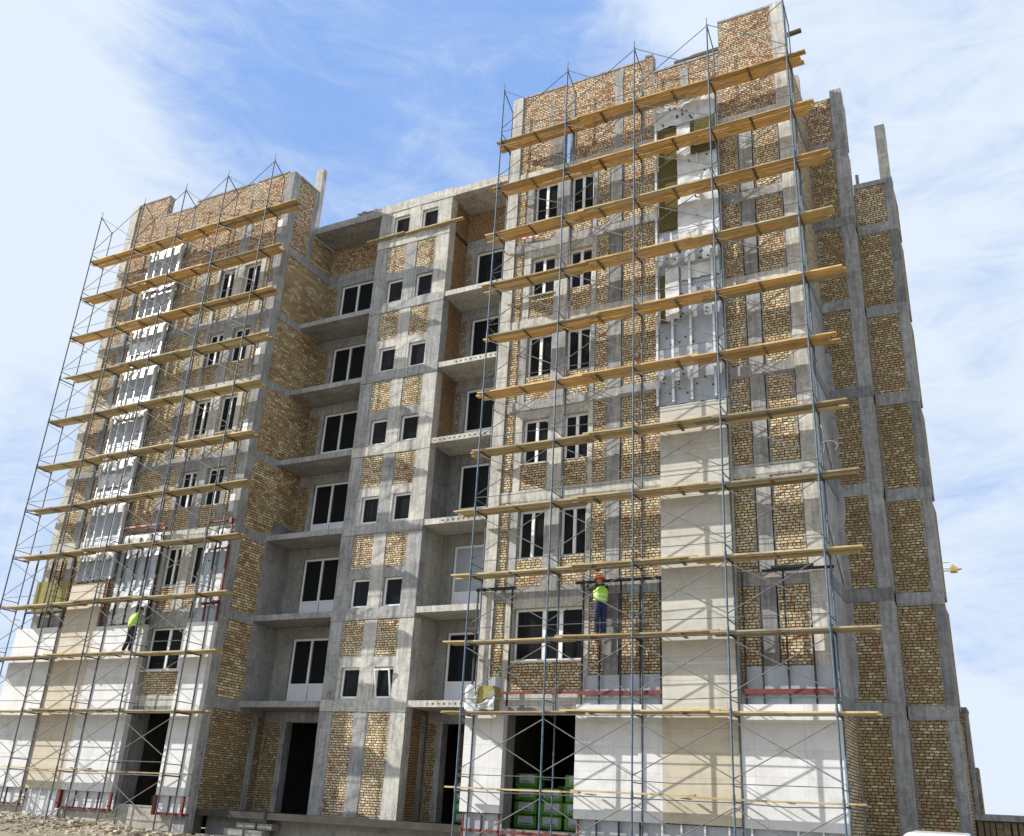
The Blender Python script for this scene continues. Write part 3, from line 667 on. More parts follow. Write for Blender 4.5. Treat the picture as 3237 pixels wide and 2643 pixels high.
bx('mineral_wool', 'wool_yellow', -36.0, -33.95, 25.28, 25.33, 6.6, 7.9)
def crumple(x0, x1, z0, z1, y, m, amp=.05, dots=0, name='membrane', n=1.0, lab=None):
    nx_, nz_ = max(2, int((x1 - x0) / .09)), max(2, int((z1 - z0) / .09)); mb = MB(K)
    vs = []; fs = []
    for j in range(nz_ + 1):
        for i in range(nx_ + 1):
            x = x0 + (x1 - x0) * i / nx_; z = z0 + (z1 - z0) * j / nz_
            d = noise.noise(Vector((x * 2.6 * n, z * 3.4 * n, y))) + .5 * noise.noise(Vector((x * 7 * n, z * 9 * n, y + 3)))
            ed = rnd.uniform(-.03, .03) if (j in (0, nz_)) else 0
            vs.append((x, y + amp * d, z + ed))
    for j in range(nz_):
        for i in range(nx_): a = j * (nx_ + 1) + i; fs.append((a, a + 1, a + nx_ + 2, a + nx_ + 1))
    mb.add(vs, fs, m)
    for _ in range(dots):
        x, z = rnd.uniform(x0 + .1, x1 - .1), rnd.uniform(z0 + .1, z1 - .1); mb.tube((x, y - amp - .008, z), (x, y + amp, z), .028, 8, 'black_steel')
    o = mb.build(name, m, B)
    if lab: o['label'] = lab
    for p in o.data.polygons:
        if p.material_index == 0: p.use_smooth = True
    return o
# right wing insulated strip
crumple(-31.25, -29.05, 5.9, 9.4, 25.22, 'membrane', .03, 6); crumple(-31.1, -29.8, 5.95, 7.2, 25.17, 'film', .05, 0, n=1.4); crumple(-29.9, -29.1, 6.1, 7.3, 25.16, 'film', .05, 0, n=1.4); crumple(-31.2, -29.1, 9.0, 9.45, 25.16, 'film', .05, 0, n=1.4)
crumple(-26.7, -25.55, 5.85, 9.3, 25.25, 'membrane', .02, 3); crumple(-26.1, -25.6, 6.6, 7.6, 25.2, 'film', .04, 0); crumple(-26.6, -25.6, 8.6, 9.3, 25.2, 'film', .04, 0)
crumple(-8.8, -6.72, 11.66, 17.9, 25.25, 'membrane', .015, 62, lab='grey sheet fixed over the insulation with dark washers')
crumple(-8.1, -6.72, 17.8, 22.7, 25.16, 'film', .06, 8, lab='crumpled white film over the insulation')
crumple(-8.8, -6.75, 22.0, 22.9, 25.13, 'film', .07, 10)
crumple(-8.1, -6.75, 17.2, 18.2, 25.12, 'film', .05, 0)
crumple(-8.55, -8.1, 14.5, 16.4, 25.12, 'film', .06, 0)
crumple(-8.05, -6.8, 15.9, 16.4, 25.2, 'film', .02, 0)
bx('mineral_wool', 'wool', -8.76, -8.12, 25.2, 25.3, 17.9, 22.2); bx('mineral_wool', 'wool', -7.6, -6.78, 25.05, 25.1, 20.6, 21.95)
bx('mineral_wool', 'wool', -8.74, -8.45, 25.18, 25.23, 14.5, 16.2)
for x, z0, z1 in ((-8.83, 11.66, 22.8), (-8.33, 11.7, 14.6), (-7.75, 11.7, 17.6), (-7.02, 11.7, 17.5), (-6.7, 11.66, 22.9), (-8.33, 16.5, 17.7), (-7.4, 20.2, 22.6)):
    bx('cladding_stud', 'galvanised', x - .035, x + .035, 25.1, 25.17, z0, z1)
# left wing insulated strip
for k in range(2, 8):
    z0 = F[k] + (.9 if k > 2 else 1.35); z1 = F[k] + (2.2 if k < 7 else 1.45)
    lo = F[k] + (-.55 if k > 2 else 1.35)
    crumple(-33.56, -31.4, lo, z1 + .4 if k < 7 else 23.3, 25.24, 'membrane', .015, 10)
    if k > 2: crumple(-33.5, -31.45, F[k] - .95 + (0 if k < 7 else .1), F[k] - .35, 25.17, 'film', .06, 0, n=1.3)
    for x in (-33.4, -32.95, -32.45, -31.95, -31.5):
        bx('cladding_stud', 'galvanised', x - .025, x + .025, 25.08, 25.14, lo, z1 + rnd.uniform(.0, .4) if k < 7 else 23.2)
bx('cladding_stud', 'galvanised', -31.42, -31.36, 25.05, 25.14, 7.7, 23.2)
for k in range(3, 8): bx('membrane', 'film', -25.95, -25.7, YF - .06, YF - .055, F[k] + .5, F[k] + 1.2)  # pale patches painted as sunlit stretches of the corner column
# hooks of the pvc hose on the right flank
part('cable', 'white_plastic', lambda q: [q.tube((-4.15 + .05 * math.sin(a), 25.3, 9.6 + a * .25), (-4.15 + .05 * math.sin(a + .3), 25.3, 9.6 + (a + .3) * .25), .009, 6) for a in [i * .3 for i in range(12)]])
part('cable', 'white_plastic', lambda q: [q.tube((-4.0 + .25 * math.cos(a), 25.25, 9.75 + .16 * math.sin(a)), (-4.0 + .25 * math.cos(a + .4), 25.25, 9.75 + .16 * math.sin(a + .4)), .009, 6) for a in [-.8 + i * .4 for i in range(8)]])

# ------------------------------------------------------------------ scaffolds
ORD = ['top', 'second', 'third', 'fourth', 'fifth', 'sixth', 'seventh', 'eighth', 'ninth', 'tenth', 'eleventh', 'lowest']
def scaffold(px, plz, ends, top, side, matp):
    S = empty('scaffold', (px[2], 24.35, GZ + ZO), 'tall blue grey tube scaffold standing against the %s wing' % side, 'scaffold', 'scaffolds in front of the wings')
    YO, YI = 24.0, 24.73
    for x in px:
        for y, mm in ((YO, matp), (YI, 'steel_grey')):
            mb = MB(); tz = top + (0 if y == YO else -.45) + rnd.uniform(-.05, .05)
            z = GZ; pts = [GZ] + [p - .03 for p in reversed(plz)] + [tz]
            for a, c in zip(pts[:-1], pts[1:]):
                j = rnd.uniform(-.012, .012)
                mb.tube((x, y, a), (x + j * 0, y, c), .027 if y == YO else .023, 8)
            for p in plz: mb.tube((x, y, p - .16), (x, y, p + .06), .038 if y == YO else .03, 8)
            mb.tube((x, y, GZ + 0.05), (x, y, GZ + .12), .09, 8)
            if y == YO: mb.tube((x, y, tz - .02), (x, y, tz + .28), .016, 6)
            mb.build('upright', matp, S)
    for i, p in enumerate(plz):
        for x in px:
            MB().tube((x, YO, p - .10), (x, YI, p - .10), .024, 6).build('transom', 'black_steel', S)
            MB().tube((x, YO, p + .26), (x, YI, p + .26), .016, 6).build('handrail_end', 'steel_grey', S)
        for q_ in range(len(px) - 1): MB().obox(((px[q_] + px[q_ + 1]) / 2, YO + .04, p - .062), ((px[q_] + px[q_ + 1]) / 2, YI - .05, p - .062), .08, .025).build('bearer', 'wood_old', S)
    for x in px: MB().tube((x, YO, top - .05), (x, YI, top - .5), .02, 6).build('transom', 'steel_blue', S)
    for i, p in enumerate(plz):
        for dz in ((.30, -.12) if i else (.3,)):
            mb = MB()
            for a, c in zip(px[:-1], px[1:]):
                sag = rnd.uniform(-.05, .01) if rnd.random() < .5 else 0
                mid = ((a + c) / 2, YO - .03, p + dz + sag)
                rr = .011 if dz > 0 or i < 6 else .014
                mb.tube((a, YO - .03, p + dz), mid, rr, 6).tube(mid, (c, YO - .03, p + dz), rr, 6)
            mb.build('guard_rail', 'steel_grey', S)
        lo = plz[i + 1] if i + 1 < len(plz) else p - 2.0
        for a, c in zip(px[:-1], px[1:]):
            zt, zb = p - .22, lo + .42
            MB().tube((a, YO + .01, zt), (c, YO + .01, zb), .014, 6).build('cross_brace', 'steel_brace', S)
            MB().tube((a, YO + .035, zb), (c, YO + .035, zt), .014, 6).build('cross_brace', 'steel_brace', S)
    mb = MB()
    for a, c in zip(px[:-1], px[1:]):
        mb.tube((a, YO, top - .05), (c, YO, plz[0] + .35), .014, 6).tube((a, YO, plz[0] + .5), (c, YO, top - .1), .014, 6)
    mb.build('guard_rail', 'steel_blue', S)
    for z in (plz[2] - .4, plz[5] - .4, plz[8] - .4):
        for x in px: MB().tube((x + .02, YI, z), (x + .02, YF * K - .03, z), .013, 6).build('wall_tie', 'steel_grey', S)
    # planks: things lying on it
    rows = ('outer', 'middle', 'inner')
    for i, (p, (xa, xb)) in enumerate(zip(plz, ends)):
        nrow = 3 if i < 11 else 1
        for r in range(nrow):
            if i == 11: r = 1
            n = 3; cuts = [xa + rnd.uniform(-.25, .25) * (r > 0)] + [xa + (xb - xa) * (j + 1) / n + rnd.uniform(-.45, .45) for j in range(n - 1)] + [xb + rnd.uniform(-.3, .08) * (r > 0)]
            wd = .193; yc = 24.05 + wd / 2 + r * .214
            if side == 'left' and i == 11: cuts = [xa, xa + 3.9, xa + 4.6, xb]
            for j in range(n):
                x0, x1 = cuts[j] - (.22 if j else 0), cuts[j + 1]
                up = .045 if j == 1 else 0
                th = .042
                z = p - .048 + up + (0, .007, -.006)[r]
                a0 = Vector((x0, yc + rnd.uniform(-.006, .006), z + ZO + rnd.uniform(-.006, .0))); a1 = Vector((x1, yc + rnd.uniform(-.006, .006), z + ZO + rnd.uniform(-.006, .0)))
                if j != 1: 
                    # outer lengths rest flat; the middle length laps over both
                    pass
                d = a1 - a0; L_ = d.length; mb = MB(); seg = 4; sag = rnd.uniform(.004, .02); vs = []; fs = []
                for q in range(seg + 1):
                    u = q / seg; zz = -sag * 4 * u * (1 - u)
                    for yy, z2 in ((-wd / 2, 0), (wd / 2, 0), (wd / 2, th), (-wd / 2, th)): vs.append((L_ * (u - .5), yy, zz + z2 - ZO))
                for q in range(seg):
                    for e in range(4): fs.append((q * 4 + e, q * 4 + (e + 1) % 4, q * 4 + (e + 1) % 4 + 4, q * 4 + e + 4)[::-1])
                fs.append((3, 2, 1, 0)[::-1]); fs.append(tuple(seg * 4 + e for e in range(4))[::-1])
                mb.add(vs, fs)
                if side == 'right': mm = 'wood_fresh' if i < 6 else 'wood_weathered'
                else: mm = 'wood_fresh' if i < 3 else 'wood_weathered'
                q_ = rnd.random()
                if q_ < .16: mm = 'wood_weathered'
                elif q_ < .24: mm = 'wood_grey'
                o = mb.build('scaffold_plank', mm)
                o.location = (a0 + a1) / 2; o.rotation_euler = (0, -math.atan2(d.z, d.x), math.atan2(d.y, d.x))
                where = ('left-end', 'mid-length', 'right-end')[j]
                tag(o, '%s %s plank on the %s deck%s of the %s scaffold' % (where, rows[r] if nrow > 1 else 'single', ORD[i], '' if i in (0, 11) else ' from the top', side), 'plank', 'scaffold planks on the %s scaffold' % side)
    return S
plR = [22.62, 20.62, 18.68, 16.64, 14.65, 12.6, 10.6, 8.64, 6.62, 4.64, 2.66, .66]
eR = [(-14.55, -3.54), (-14.6, -3.42), (-14.75, -3.13), (-14.75, -3.15), (-14.4, -3.05), (-14.6, -3.36), (-14.65, -3.25), (-15.14, -3.1), (-15.05, -3.2), (-15.15, -2.94), (-15.0, -3.18), (-14.75, -3.52)]
scaffold([-14.33, -11.74, -9.19, -6.61, -4.09], plR, eR, 24.9, 'right', 'steel_blue')
plL = [22.85, 20.85, 18.85, 16.8, 14.75, 12.65, 10.7, 8.7, 6.66, 4.66, 2.68, .70]
eL = [(-36.25, -23.95), (-36.1, -24.4), (-36.3, -24.45), (-35.95, -24.3), (-36.2, -24.3), (-36.25, -24.2), (-36.1, -24.0), (-36.1, -24.0), (-36.2, -24.1), (-36.9, -24.15), (-36.9, -24.3), (-34.0, -24.6)]
scaffold([-36.12, -33.26, -30.64, -28.1, -25.46], plL, eL, 25.25, 'left', 'steel_grey')

# ------------------------------------------------------------------ loose boards and site gear
def board(p, q, w, h, m, label, name='timber_board', k=K, cat='board', grp=None):
    c = (Vector(p) + Vector(q)) / 2; mb = MB(k); mb.obox(p, q, w, h)
    return tag(mb.build(name, m), label, cat, grp)
board((-22.3, 26.96, F[7] + .11), (-20.4, 26.94, F[7] + .13), .2, .045, 'wood_weathered', 'grey board lying on the ledge below the left pair of top stair windows')
board((-20.3, 26.93, F[7] + .05), (-17.55, 26.93, F[7] + .07), .18, .05, 'wood_weathered', 'pale board sticking out past the right edge of the stair bay near the roof')
board((-8.25, 25.6, 25.12), (-6.6, 25.6, 25.14), .25, .1, 'wood_old', 'dark thick board on the parapet beside the raised brick block')
board((-7.7, 25.9, 25.45), (-6.3, 25.95, 25.5), .3, .06, 'wood_old', 'upper dark board crossing behind the raised brick block')
board((-4.75, 25.8, 25.05), (-3.86, 25.8, 25.1), .14, .1, 'wood_old', 'short dark beam end jutting right of the tallest corner column')
def staff(p, q, label):
    mb = MB(K); p = Vector(p); q = Vector(q); n = 7
    for i in range(n): mb.obox(p.lerp(q, i / n), p.lerp(q, (i + 1) / n), .035, .05, 'red_plastic' if i % 2 == 0 else 'white_plastic')
    return tag(mb.build('levelling_staff', None), label, 'levelling staff')
staff((-14.0, 25.22, 19.0), (-13.1, 25.22, 18.93), 'red and white rod lying near the upper left windows of the right wing')
staff((-31.1, 25.02, 9.72), (-28.95, 25.02, 9.74), 'long red and white rod lying above the mid-height frame of the left wing')
o = MB(); o.box(-14.02, -13.42, 24.78, 24.98, 2.80, 3.42)
# wool pack wrapped in torn white film on the lowest full deck
wp = empty('mineral_wool_pack', (-13.75, 24.4, 2.66 + ZO), 'yellow green mineral wool pack in torn white film on the deck above the ground floor', 'insulation pack')
MB().box(-13.95, -13.45, 24.2, 24.62, 2.68, 3.35).build('wool_block', 'wool_yellow', wp)
mb = MB(); vs = []; fs = []
for j in range(9):
    for i in range(13):
        a = i / 12; vs.append((-14.32 + a * .95 , 24.16 + .12 * noise.noise(Vector((a * 5, j * .9, 1))), 2.69 + j * .085 * (1 - .75 * abs(math.sin(a * 3.0)) * (a > .4)) + .02 * math.sin(i)))
for j in range(8):
    for i in range(12): q = j * 13 + i; fs.append((q, q + 1, q + 14, q + 13))
mb.add(vs, fs); mb.build('torn_film', 'film', wp, smooth=True)
# stacked green-wrapped block packs in the openings
def pack(x, y, z, w, d, h, label):
    e = empty('wrapped_pack', (x, y, z + ZO), label, 'pack', 'green wrapped packs stacked inside the ground floor')
    mb = MB(); r = .035
    vs = []; 
    for zz, ins in ((0, r), (r, 0), (h - r, 0), (h, r)):
        for sx, sy in ((-1, -1), (0, -1.03), (1, -1), (1, 1), (0, 1), (-1, 1)): vs.append((x + sx * (w / 2 - ins), y + sy * (d / 2 - ins), z + zz + rnd.uniform(-.008, .008)))
    fs = [(5, 4, 3, 2, 1, 0), (18, 19, 20, 21, 22, 23)]
    for a in range(3):
        for i in range(6): fs.append((a * 6 + i, a * 6 + (i + 1) % 6, a * 6 + 6 + (i + 1) % 6, a * 6 + 6 + i))
    mb.add(vs, fs); mb.build('wrap', 'green_wrap', e, origin=(x, y, z + ZO))
    lb = MB(); lb.box(x - w * .3, x + w * .38, y - d / 2 - .022, y - d / 2 + .01, z + h * .30, z + h * .92)
    for q in range(5): lb.box(x - w * .22 + q * w * .11, x - w * .16 + q * w * .11, y - d / 2 - .027, y - d / 2 - .02, z + h * .36, z + h * .46, 'glass_black')
    lb.mi[:6] = [lb._m('grey_label')] * 6
    lb.build('label_sheet', None, e, origin=(x, y, z + ZO))
hs = ['bottom', 'second', 'third', 'top']
for ci, (x, cname) in enumerate(((-13.25, 'left'), (-12.46, 'middle'), (-11.68, 'right'))):
    for r in range(4):
        if ci == 1 and r == 3: continue
        pack(x + rnd.uniform(-.03, .03), 26.4 + rnd.uniform(-.05, .05), BOT * K + .006 + r * .37, .70, .5, .36, 'green wrapped pack, %s layer, %s stack in the right wing opening' % (hs[r], cname))
for r in range(2): pack(-12.3, 27.6, BOT * K + .006 + r * .62, .9, .7, .6, 'big green pack behind the front stacks, %s one' % ('lower' if r == 0 else 'upper'))
for r in range(4): pack(-16.72, 28.75, BOT * K + .006 + r * .31, .6, .5, .30, 'green wrapped pack in the right recess doorway, %s of its stack' % hs[r])
pack(-27.7, 26.5, BOT * K + .006, .9, .6, .3, 'green wrapped pack lying low inside the left wing opening')
bk = empty('bucket', (-9.9, 24.5, 4.645 + ZO), 'grey bucket on the deck to the right of the worker in the orange helmet', 'bucket')
MB().tube((-9.9, 24.5, 4.65), (-9.9, 24.5, 4.90), .10, 14, r2=.135).build('bucket_body', 'steel_grey', bk)
mb = MB()
for i in range(8): a, c = math.pi * i / 8, math.pi * (i + 1) / 8; mb.tube((-9.9 + .13 * math.cos(a), 24.5, 4.89 + .13 * math.sin(a)), (-9.9 + .13 * math.cos(c), 24.5, 4.89 + .13 * math.sin(c)), .006, 5)
mb.build('handle', 'black_steel', bk)
# concrete blocks stepped up to the left recess
for i, (x, y, z, w) in enumerate(((-23.6, 25.35, -1.28, .85), (-22.7, 25.4, -1.28, .85), (-23.3, 25.5, -1.07, .8), (-22.5, 25.55, -1.07, .75), (-23.0, 25.7, -.86, .8), (-22.2, 25.7, -.86, .6), (-22.6, 25.8, -.65, .7), (-24.4, 25.3, -1.28, .6))):
    mb = MB(); mb.box(x - w / 2, x + w / 2, y - .2, y + .2, z, z + .195)
    o = mb.build('concrete_block', 'plaster')
    md = o.modifiers.new('bevel', 'BEVEL'); md.width = .012
    tag(o, 'grey concrete block of the rough steps, %s' % ('lowest course left', 'lowest course right', 'second course left', 'second course right', 'third course left', 'third course right', 'topmost', 'lying apart far left')[i], 'block', 'concrete blocks forming rough steps')
for i, (a, c, w, lab) in enumerate((((-34.6, 23.3, -1.05), (-32.3, 23.5, -1.0), .14, 'grey board lying on the rubble under the left scaffold'), ((-28.9, 23.1, -1.2), (-27.3, 24.3, -.75), .22, 'pale board propped up on the rubble near the left wing opening'), ((-33.9, 23.7, -1.02), (-33.0, 25.0, -.3), .05, 'thin lath leaning on the foot of the left wing'))):
    board(a, c, w, .05, 'wood_weathered', lab, k=1)
# background building, wall and crane
bgE = empty('apartment_building', (-6, 46, 0), 'distant tan brick block with a stepped edge behind the right corner', 'building')
MB().box(-14, -2.5, 45, 46.4, GZ, 5.0).build('wall', 'brick_ochre', bgE)
MB().box(-2.5, -2.36, 45.6, 46.6, GZ, 2.8).build('stair_block', 'brick_ochre', bgE)
MB().box(-14.1, -2.47, 44.97, 46.45, 5.0, 5.12).build('roof', 'concrete', bgE)
MB().box(-2.6, -2.47, 44.97, 45.2, GZ, 4.9).build('column', 'concrete', bgE)
fe = empty('fence', (2, 30, 0), 'dark weathered board fence with a concrete top rail at the right edge', 'fence')
mb = MB(); x = -1.9
while x < 14:
    w = rnd.uniform(.1, .16); mb.box(x, x + w, 30 + rnd.uniform(-.02, .02), 30.04, GZ, .5 + rnd.uniform(-.03, .0)); x += w + rnd.uniform(.015, .06)
mb.build('boards', 'wood_old', fe); MB().box(-1.95, 14, 29.9, 30.2, .52, .68).build('top_rail', 'concrete', fe)
MB().box(-1.95, 14, 30.3, 30.4, GZ, .6).build('backing', 'wood_old', fe)
cr = empty('tower_crane', (-5.6, 60, 0), 'small yellow crane arm tip showing beyond the right edge of the building', 'crane')
mb = MB()
for dx in (-.5, .5):
    for dy in (-.5, .5): mb.tube((-5.6 + dx, 60 + dy, GZ), (-5.6 + dx, 60 + dy, 16), .07, 5)
for i in range(14): mb.tube((-6.1, 59.5, GZ + i * 1.2), (-5.1, 59.5, GZ + 1.2 + i * 1.2), .04, 5).tube((-5.1, 59.5, GZ + i * 1.2), (-5.1, 60.5, GZ + 1.2 + i * 1.2), .04, 5)
mb.build('mast', 'yellow_paint', cr)
mb = MB()
for dz, dy in ((0, -.3), (0, .3), (.45, 0)): mb.tube((-14, 60 + dy, 14.6 + dz), (-3.2, 60 + dy, 14.6 + dz), .05, 5)
mb.build('jib', 'galvanised', cr)
MB().box(-3.22, -2.85, 59.85, 60.15, 14.4, 14.72).box(-3.12, -2.98, 59.9, 60.1, 14.72, 14.85).tube((-2.85, 60, 14.55), (-2.6, 60, 14.6), .05).build('end_weight', 'yellow_paint', cr)
# white car whose roof just shows at the bottom edge
car = empty('parked_car', (-2.05, 21.6, GZ + ZO), 'white car seen end-on, only its roof reaching into view at lower right', 'car')
def carmesh():
    prof = [(-2.1, .35), (-2.15, .75), (-1.85, .92), (-.95, 1.0), (-.45, 1.40), (.7, 1.45), (1.45, 1.05), (2.05, .98), (2.12, .4)]
    vs = []; n = len(prof)
    for sx, wfac in ((-1, 1), (1, 1)):
        for (y, z) in prof:
            w = .86 if z < 1.03 else .56; vs.append((-2.05 + sx * w, 22.6 + y, GZ + z))
    fs = [tuple(reversed(range(n))), tuple(range(n, 2 * n))] + [(i, (i + 1) % n, n + (i + 1) % n, n + i) for i in range(n)]
    return vs, fs
vs, fs = carmesh(); mb = MB(); mb.add(vs, fs); bd = mb.build('body', 'car_paint', car, origin=(-2.05, 21.6, GZ + ZO)); md = bd.modifiers.new('bevel', 'BEVEL'); md.width = .06; md.segments = 3
MB().add([(-2.55, 21.62, GZ + 1.06), (-1.55, 21.62, GZ + 1.06), (-1.58, 21.93, GZ + 1.29), (-2.52, 21.93, GZ + 1.29)], [(0, 1, 2, 3)]).build('windscreen', 'glass_black', car)
for sx in (-1, 1):
    for yy in (21.2, 23.9): MB().tube((-2.05 + sx * .72, yy, GZ + .32), (-2.05 + sx * .9, yy, GZ + .32), .32, 18).build('wheel', 'rubber', car)
    MB().box(-2.05 + sx * .5 - .14, -2.05 + sx * .5 + .14, 20.43, 20.5, GZ + .6, GZ + .75).build('headlight', 'grey_label', car)

# ------------------------------------------------------------------ people
def skin_obj(name, verts, edges, radii, m, parent, sub=2, root=0):
    me = bpy.data.meshes.new(name); me.from_pydata([Vector(v) for v in verts], edges, []); me.update()
    o = bpy.data.objects.new(name, me); COL.objects.link(o)
    if parent: o.parent = parent
    md = o.modifiers.new('skin', 'SKIN'); md.use_smooth_shade = True
    sv = me.skin_vertices[0].data if me.skin_vertices else None
    if sv is None:
        bpy.context.view_layer.update()
    lay = me.skin_vertices[0].data
    for i, r in enumerate(radii):
        lay[i].radius = (r, r) if not isinstance(r, tuple) else r
        lay[i].use_root = (i == root)
    md2 = o.modifiers.new('sub', 'SUBSURF'); md2.levels = sub; md2.render_levels = sub
    me.materials.append(MATS[m]); return o
def person(loc, yaw, J, label, top_m, leg_m, hat, vest=True, group=None, shoe='rubber', backpack=False):
    """J: joints in local metres (x right, y forward, z up)"""
    E = empty('person', loc, label, 'person', group); E.rotation_euler = (0, 0, yaw)
    V = []; Ed = []; Ra = []
    def v(p, r, prev=None):
        V.append(p); Ra.append(r)
        if prev is not None: Ed.append((prev, len(V) - 1))
        return len(V) - 1
    pel = v(J['pel'], .13); wa = v(J['waist'], .125, pel); ch = v(J['chest'], .155, wa); nk = v(J['neck'], .06, ch); hd0 = v(J['head'] - Vector((0, 0, .07)), .068, nk); hd = v(J['head'] + Vector((0, .01, .0)), .088, hd0); hd2 = v(J['head'] + Vector((0, -.005, .085)), .075, hd)
    hands = []
    for s in 'LR':
        sh = v(J['sh' + s], .062, ch); el = v(J['el' + s], .043, sh); wr = v(J['wr' + s], .030, el)
        d = (J['wr' + s] - J['el' + s]).normalized(); pm = v(J['wr' + s] + d * .06, .036, wr); hands.append((J['wr' + s], d, pm))
        hp = v(J['hip' + s], .092, pel); kn = v(J['kn' + s], .062, hp); an = v(J['an' + s], .042, kn)
        ft = v(J['an' + s] + Vector((0, .10, -.05)), .034, an); v(J['an' + s] + Vector((0, .19, -.06)), .028, ft)
    skin_obj('body', V, Ed, Ra, 'skin', E)
    # fingers and thumb: short separate chains rooted in the palm, one mesh per hand
    for (w, d, pm), sg in zip(hands, (-1, 1)):
        side = d.cross(Vector((0, 0, 1))); side = (side if side.length > .1 else Vector((1, 0, 0))).normalized(); nrm = side.cross(d).normalized() * -1
        fv = []; fe_ = []; fr = []
        for i in range(4):
            ln = (.072, .082, .077, .06)[i]; b0 = w + d * .07 + side * ((i - 1.5) * .019)
            k = len(fv); fv += [b0, b0 + d * ln * .45 + nrm * .008, b0 + d * ln * .75 + nrm * .03, b0 + d * ln * .85 + nrm * .052]; fe_ += [(k, k + 1), (k + 1, k + 2), (k + 2, k + 3)]; fr += [.0095, .009, .0085, .007]
        b0 = w + d * .035 + side * (-sg * .03); k = len(fv); fv += [b0, b0 + d * .03 - side * sg * .022 + nrm * .012, b0 + d * .055 - side * sg * .028 + nrm * .03]; fe_ += [(k, k + 1), (k + 1, k + 2)]; fr += [.012, .010, .008]
        o = skin_obj('fingers', fv, fe_, fr, 'skin', E, 1)
        lay = o.data.skin_vertices[0].data
        for q in (0, 4, 8, 12, 16): lay[q].use_root = True
    # trousers
    V = []; Ed = []; Ra = []
    pl = v(J['pel'] + Vector((0, 0, .15)), (.16, .14)); p2 = v(J['pel'], (.165, .14), pl)
    for s in 'LR':
        hp = v(J['hip' + s] + Vector((0, 0, -.03)),   .118, p2); m_ = v(J['hip' + s].lerp(J['kn' + s], .5), .104, hp); kn = v(J['kn' + s], .088, m_); v(J['kn' + s].lerp(J['an' + s], .55), .08, kn); v(J['an' + s] + Vector((0, 0, .02)), .072, len(V) - 1)
    skin_obj('trousers', V, Ed, Ra, leg_m, E)
    # shirt with sleeves
    V = []; Ed = []; Ra = []
    a = v(J['pel'] + Vector((0, 0, -.02)), .17); b_ = v(J['waist'], .145, a); c = v(J['chest'] + Vector((0, 0, -.02)), (.185, .15), b_); v(J['neck'] - Vector((0, 0, .035)), .07, c)
    for s in 'LR':
        sh = v(J['sh' + s], .078, c); el = v(J['el' + s], .056, sh); v(J['wr' + s].lerp(J['el' + s], .12), .042, el)
    skin_obj('shirt', V, Ed, Ra, top_m, E)
    if vest:
        V = []; Ed = []; Ra = []
        a = v(J['pel'] + Vector((0, 0, -.05)), (.215, .19)); b_ = v(J['waist'], (.205, .18), a); c = v(J['chest'] + Vector((0, 0, -.0)), (.235, .19), b_); d_ = v(J['neck'] - Vector((0, 0, .05)), (.13, .115), c)
        for s in 'LR': v(J['sh' + s].lerp(J['chest'], .12) + Vector((0, 0, .015)), .092, c)
        ve = skin_obj('vest', V, Ed, Ra, 'hivis', E)
        for q, rr in ((.12, .200), (.50, .200)):
            pt = J['pel'].lerp(J['chest'], q) + Vector((0, 0, .03)); ring = MB(); n = 20; axis = (J['chest'] - J['pel']).normalized(); ax_ = axis.orthogonal().normalized(); ay_ = axis.cross(ax_)
            ax_ = (Vector((1, 0, 0)) - axis * axis.x).normalized(); ay_ = axis.cross(ax_)
            vs = []; fs = []
            for i in range(n):
                an_ = 2 * math.pi * i / n; dd = ax_ * math.cos(an_) * (rr + .012) + ay_ * math.sin(an_) * (rr - .018)
                vs += [tuple(pt + dd - axis * .014 - Vector((0, 0, ZO))), tuple(pt + dd + axis * .014 - Vector((0, 0, ZO)))]
            for i in range(n): fs.append((2 * i, 2 * ((i + 1) % n), 2 * ((i + 1) % n) + 1, 2 * i + 1))
            ring.add(vs, fs); ro = ring.build('reflective_stripe', 'tape', None, smooth=True); ro.parent = E
    for s in 'LR':
        A = J['an' + s]; V = [A + Vector((0, -.03, .03)), A + Vector((0, -.02, -.04)), A + Vector((0, .10, -.055)), A + Vector((0, .19, -.062))]
        skin_obj('shoe', V, [(0, 1), (1, 2), (2, 3)], [.05, .052, .048, .036], shoe, E, 1)
    H = J['head']
    # face: nose, ears, eyes
    def ball(name, c, r, m, sc=(1, 1, 1), half=False):
        mb = MB(); vs = []; fs = []; n, k = 12, 8; lo = 0.0 if not half else .0
        for j in range(k + 1):
            ph = math.pi * j / k if not half else math.pi * .52 * j / k
            for i in range(n):
                th = 2 * math.pi * i / n; vs.append((c[0] + r * sc[0] * math.sin(ph) * math.cos(th), c[1] + r * sc[1] * math.sin(ph) * math.sin(th), c[2] + r * sc[2] * math.cos(ph) - ZO))
        for j in range(k):
            for i in range(n): fs.append((j * n + i, (j + 1) * n + i, (j + 1) * n + (i + 1) % n, j * n + (i + 1) % n))
        mb.add(vs, fs); o = mb.build(name, m, None, smooth=True); o.parent = E; return o
    ball('nose', H + Vector((0, .10, .0)), .017, 'skin', (.8, 1.2, 1.4))
    for sx in (-1, 1):
        ball('ear', H + Vector((sx * .086, .0, .0)), .025, 'skin', (.45, .8, 1.2)); ball('eye', H + Vector((sx * .032, .086, .03)), .011, 'hair')
    ball('mouth', H + Vector((0, .086, -.045)), .02, 'red_primer', (1.2, .5, .35))
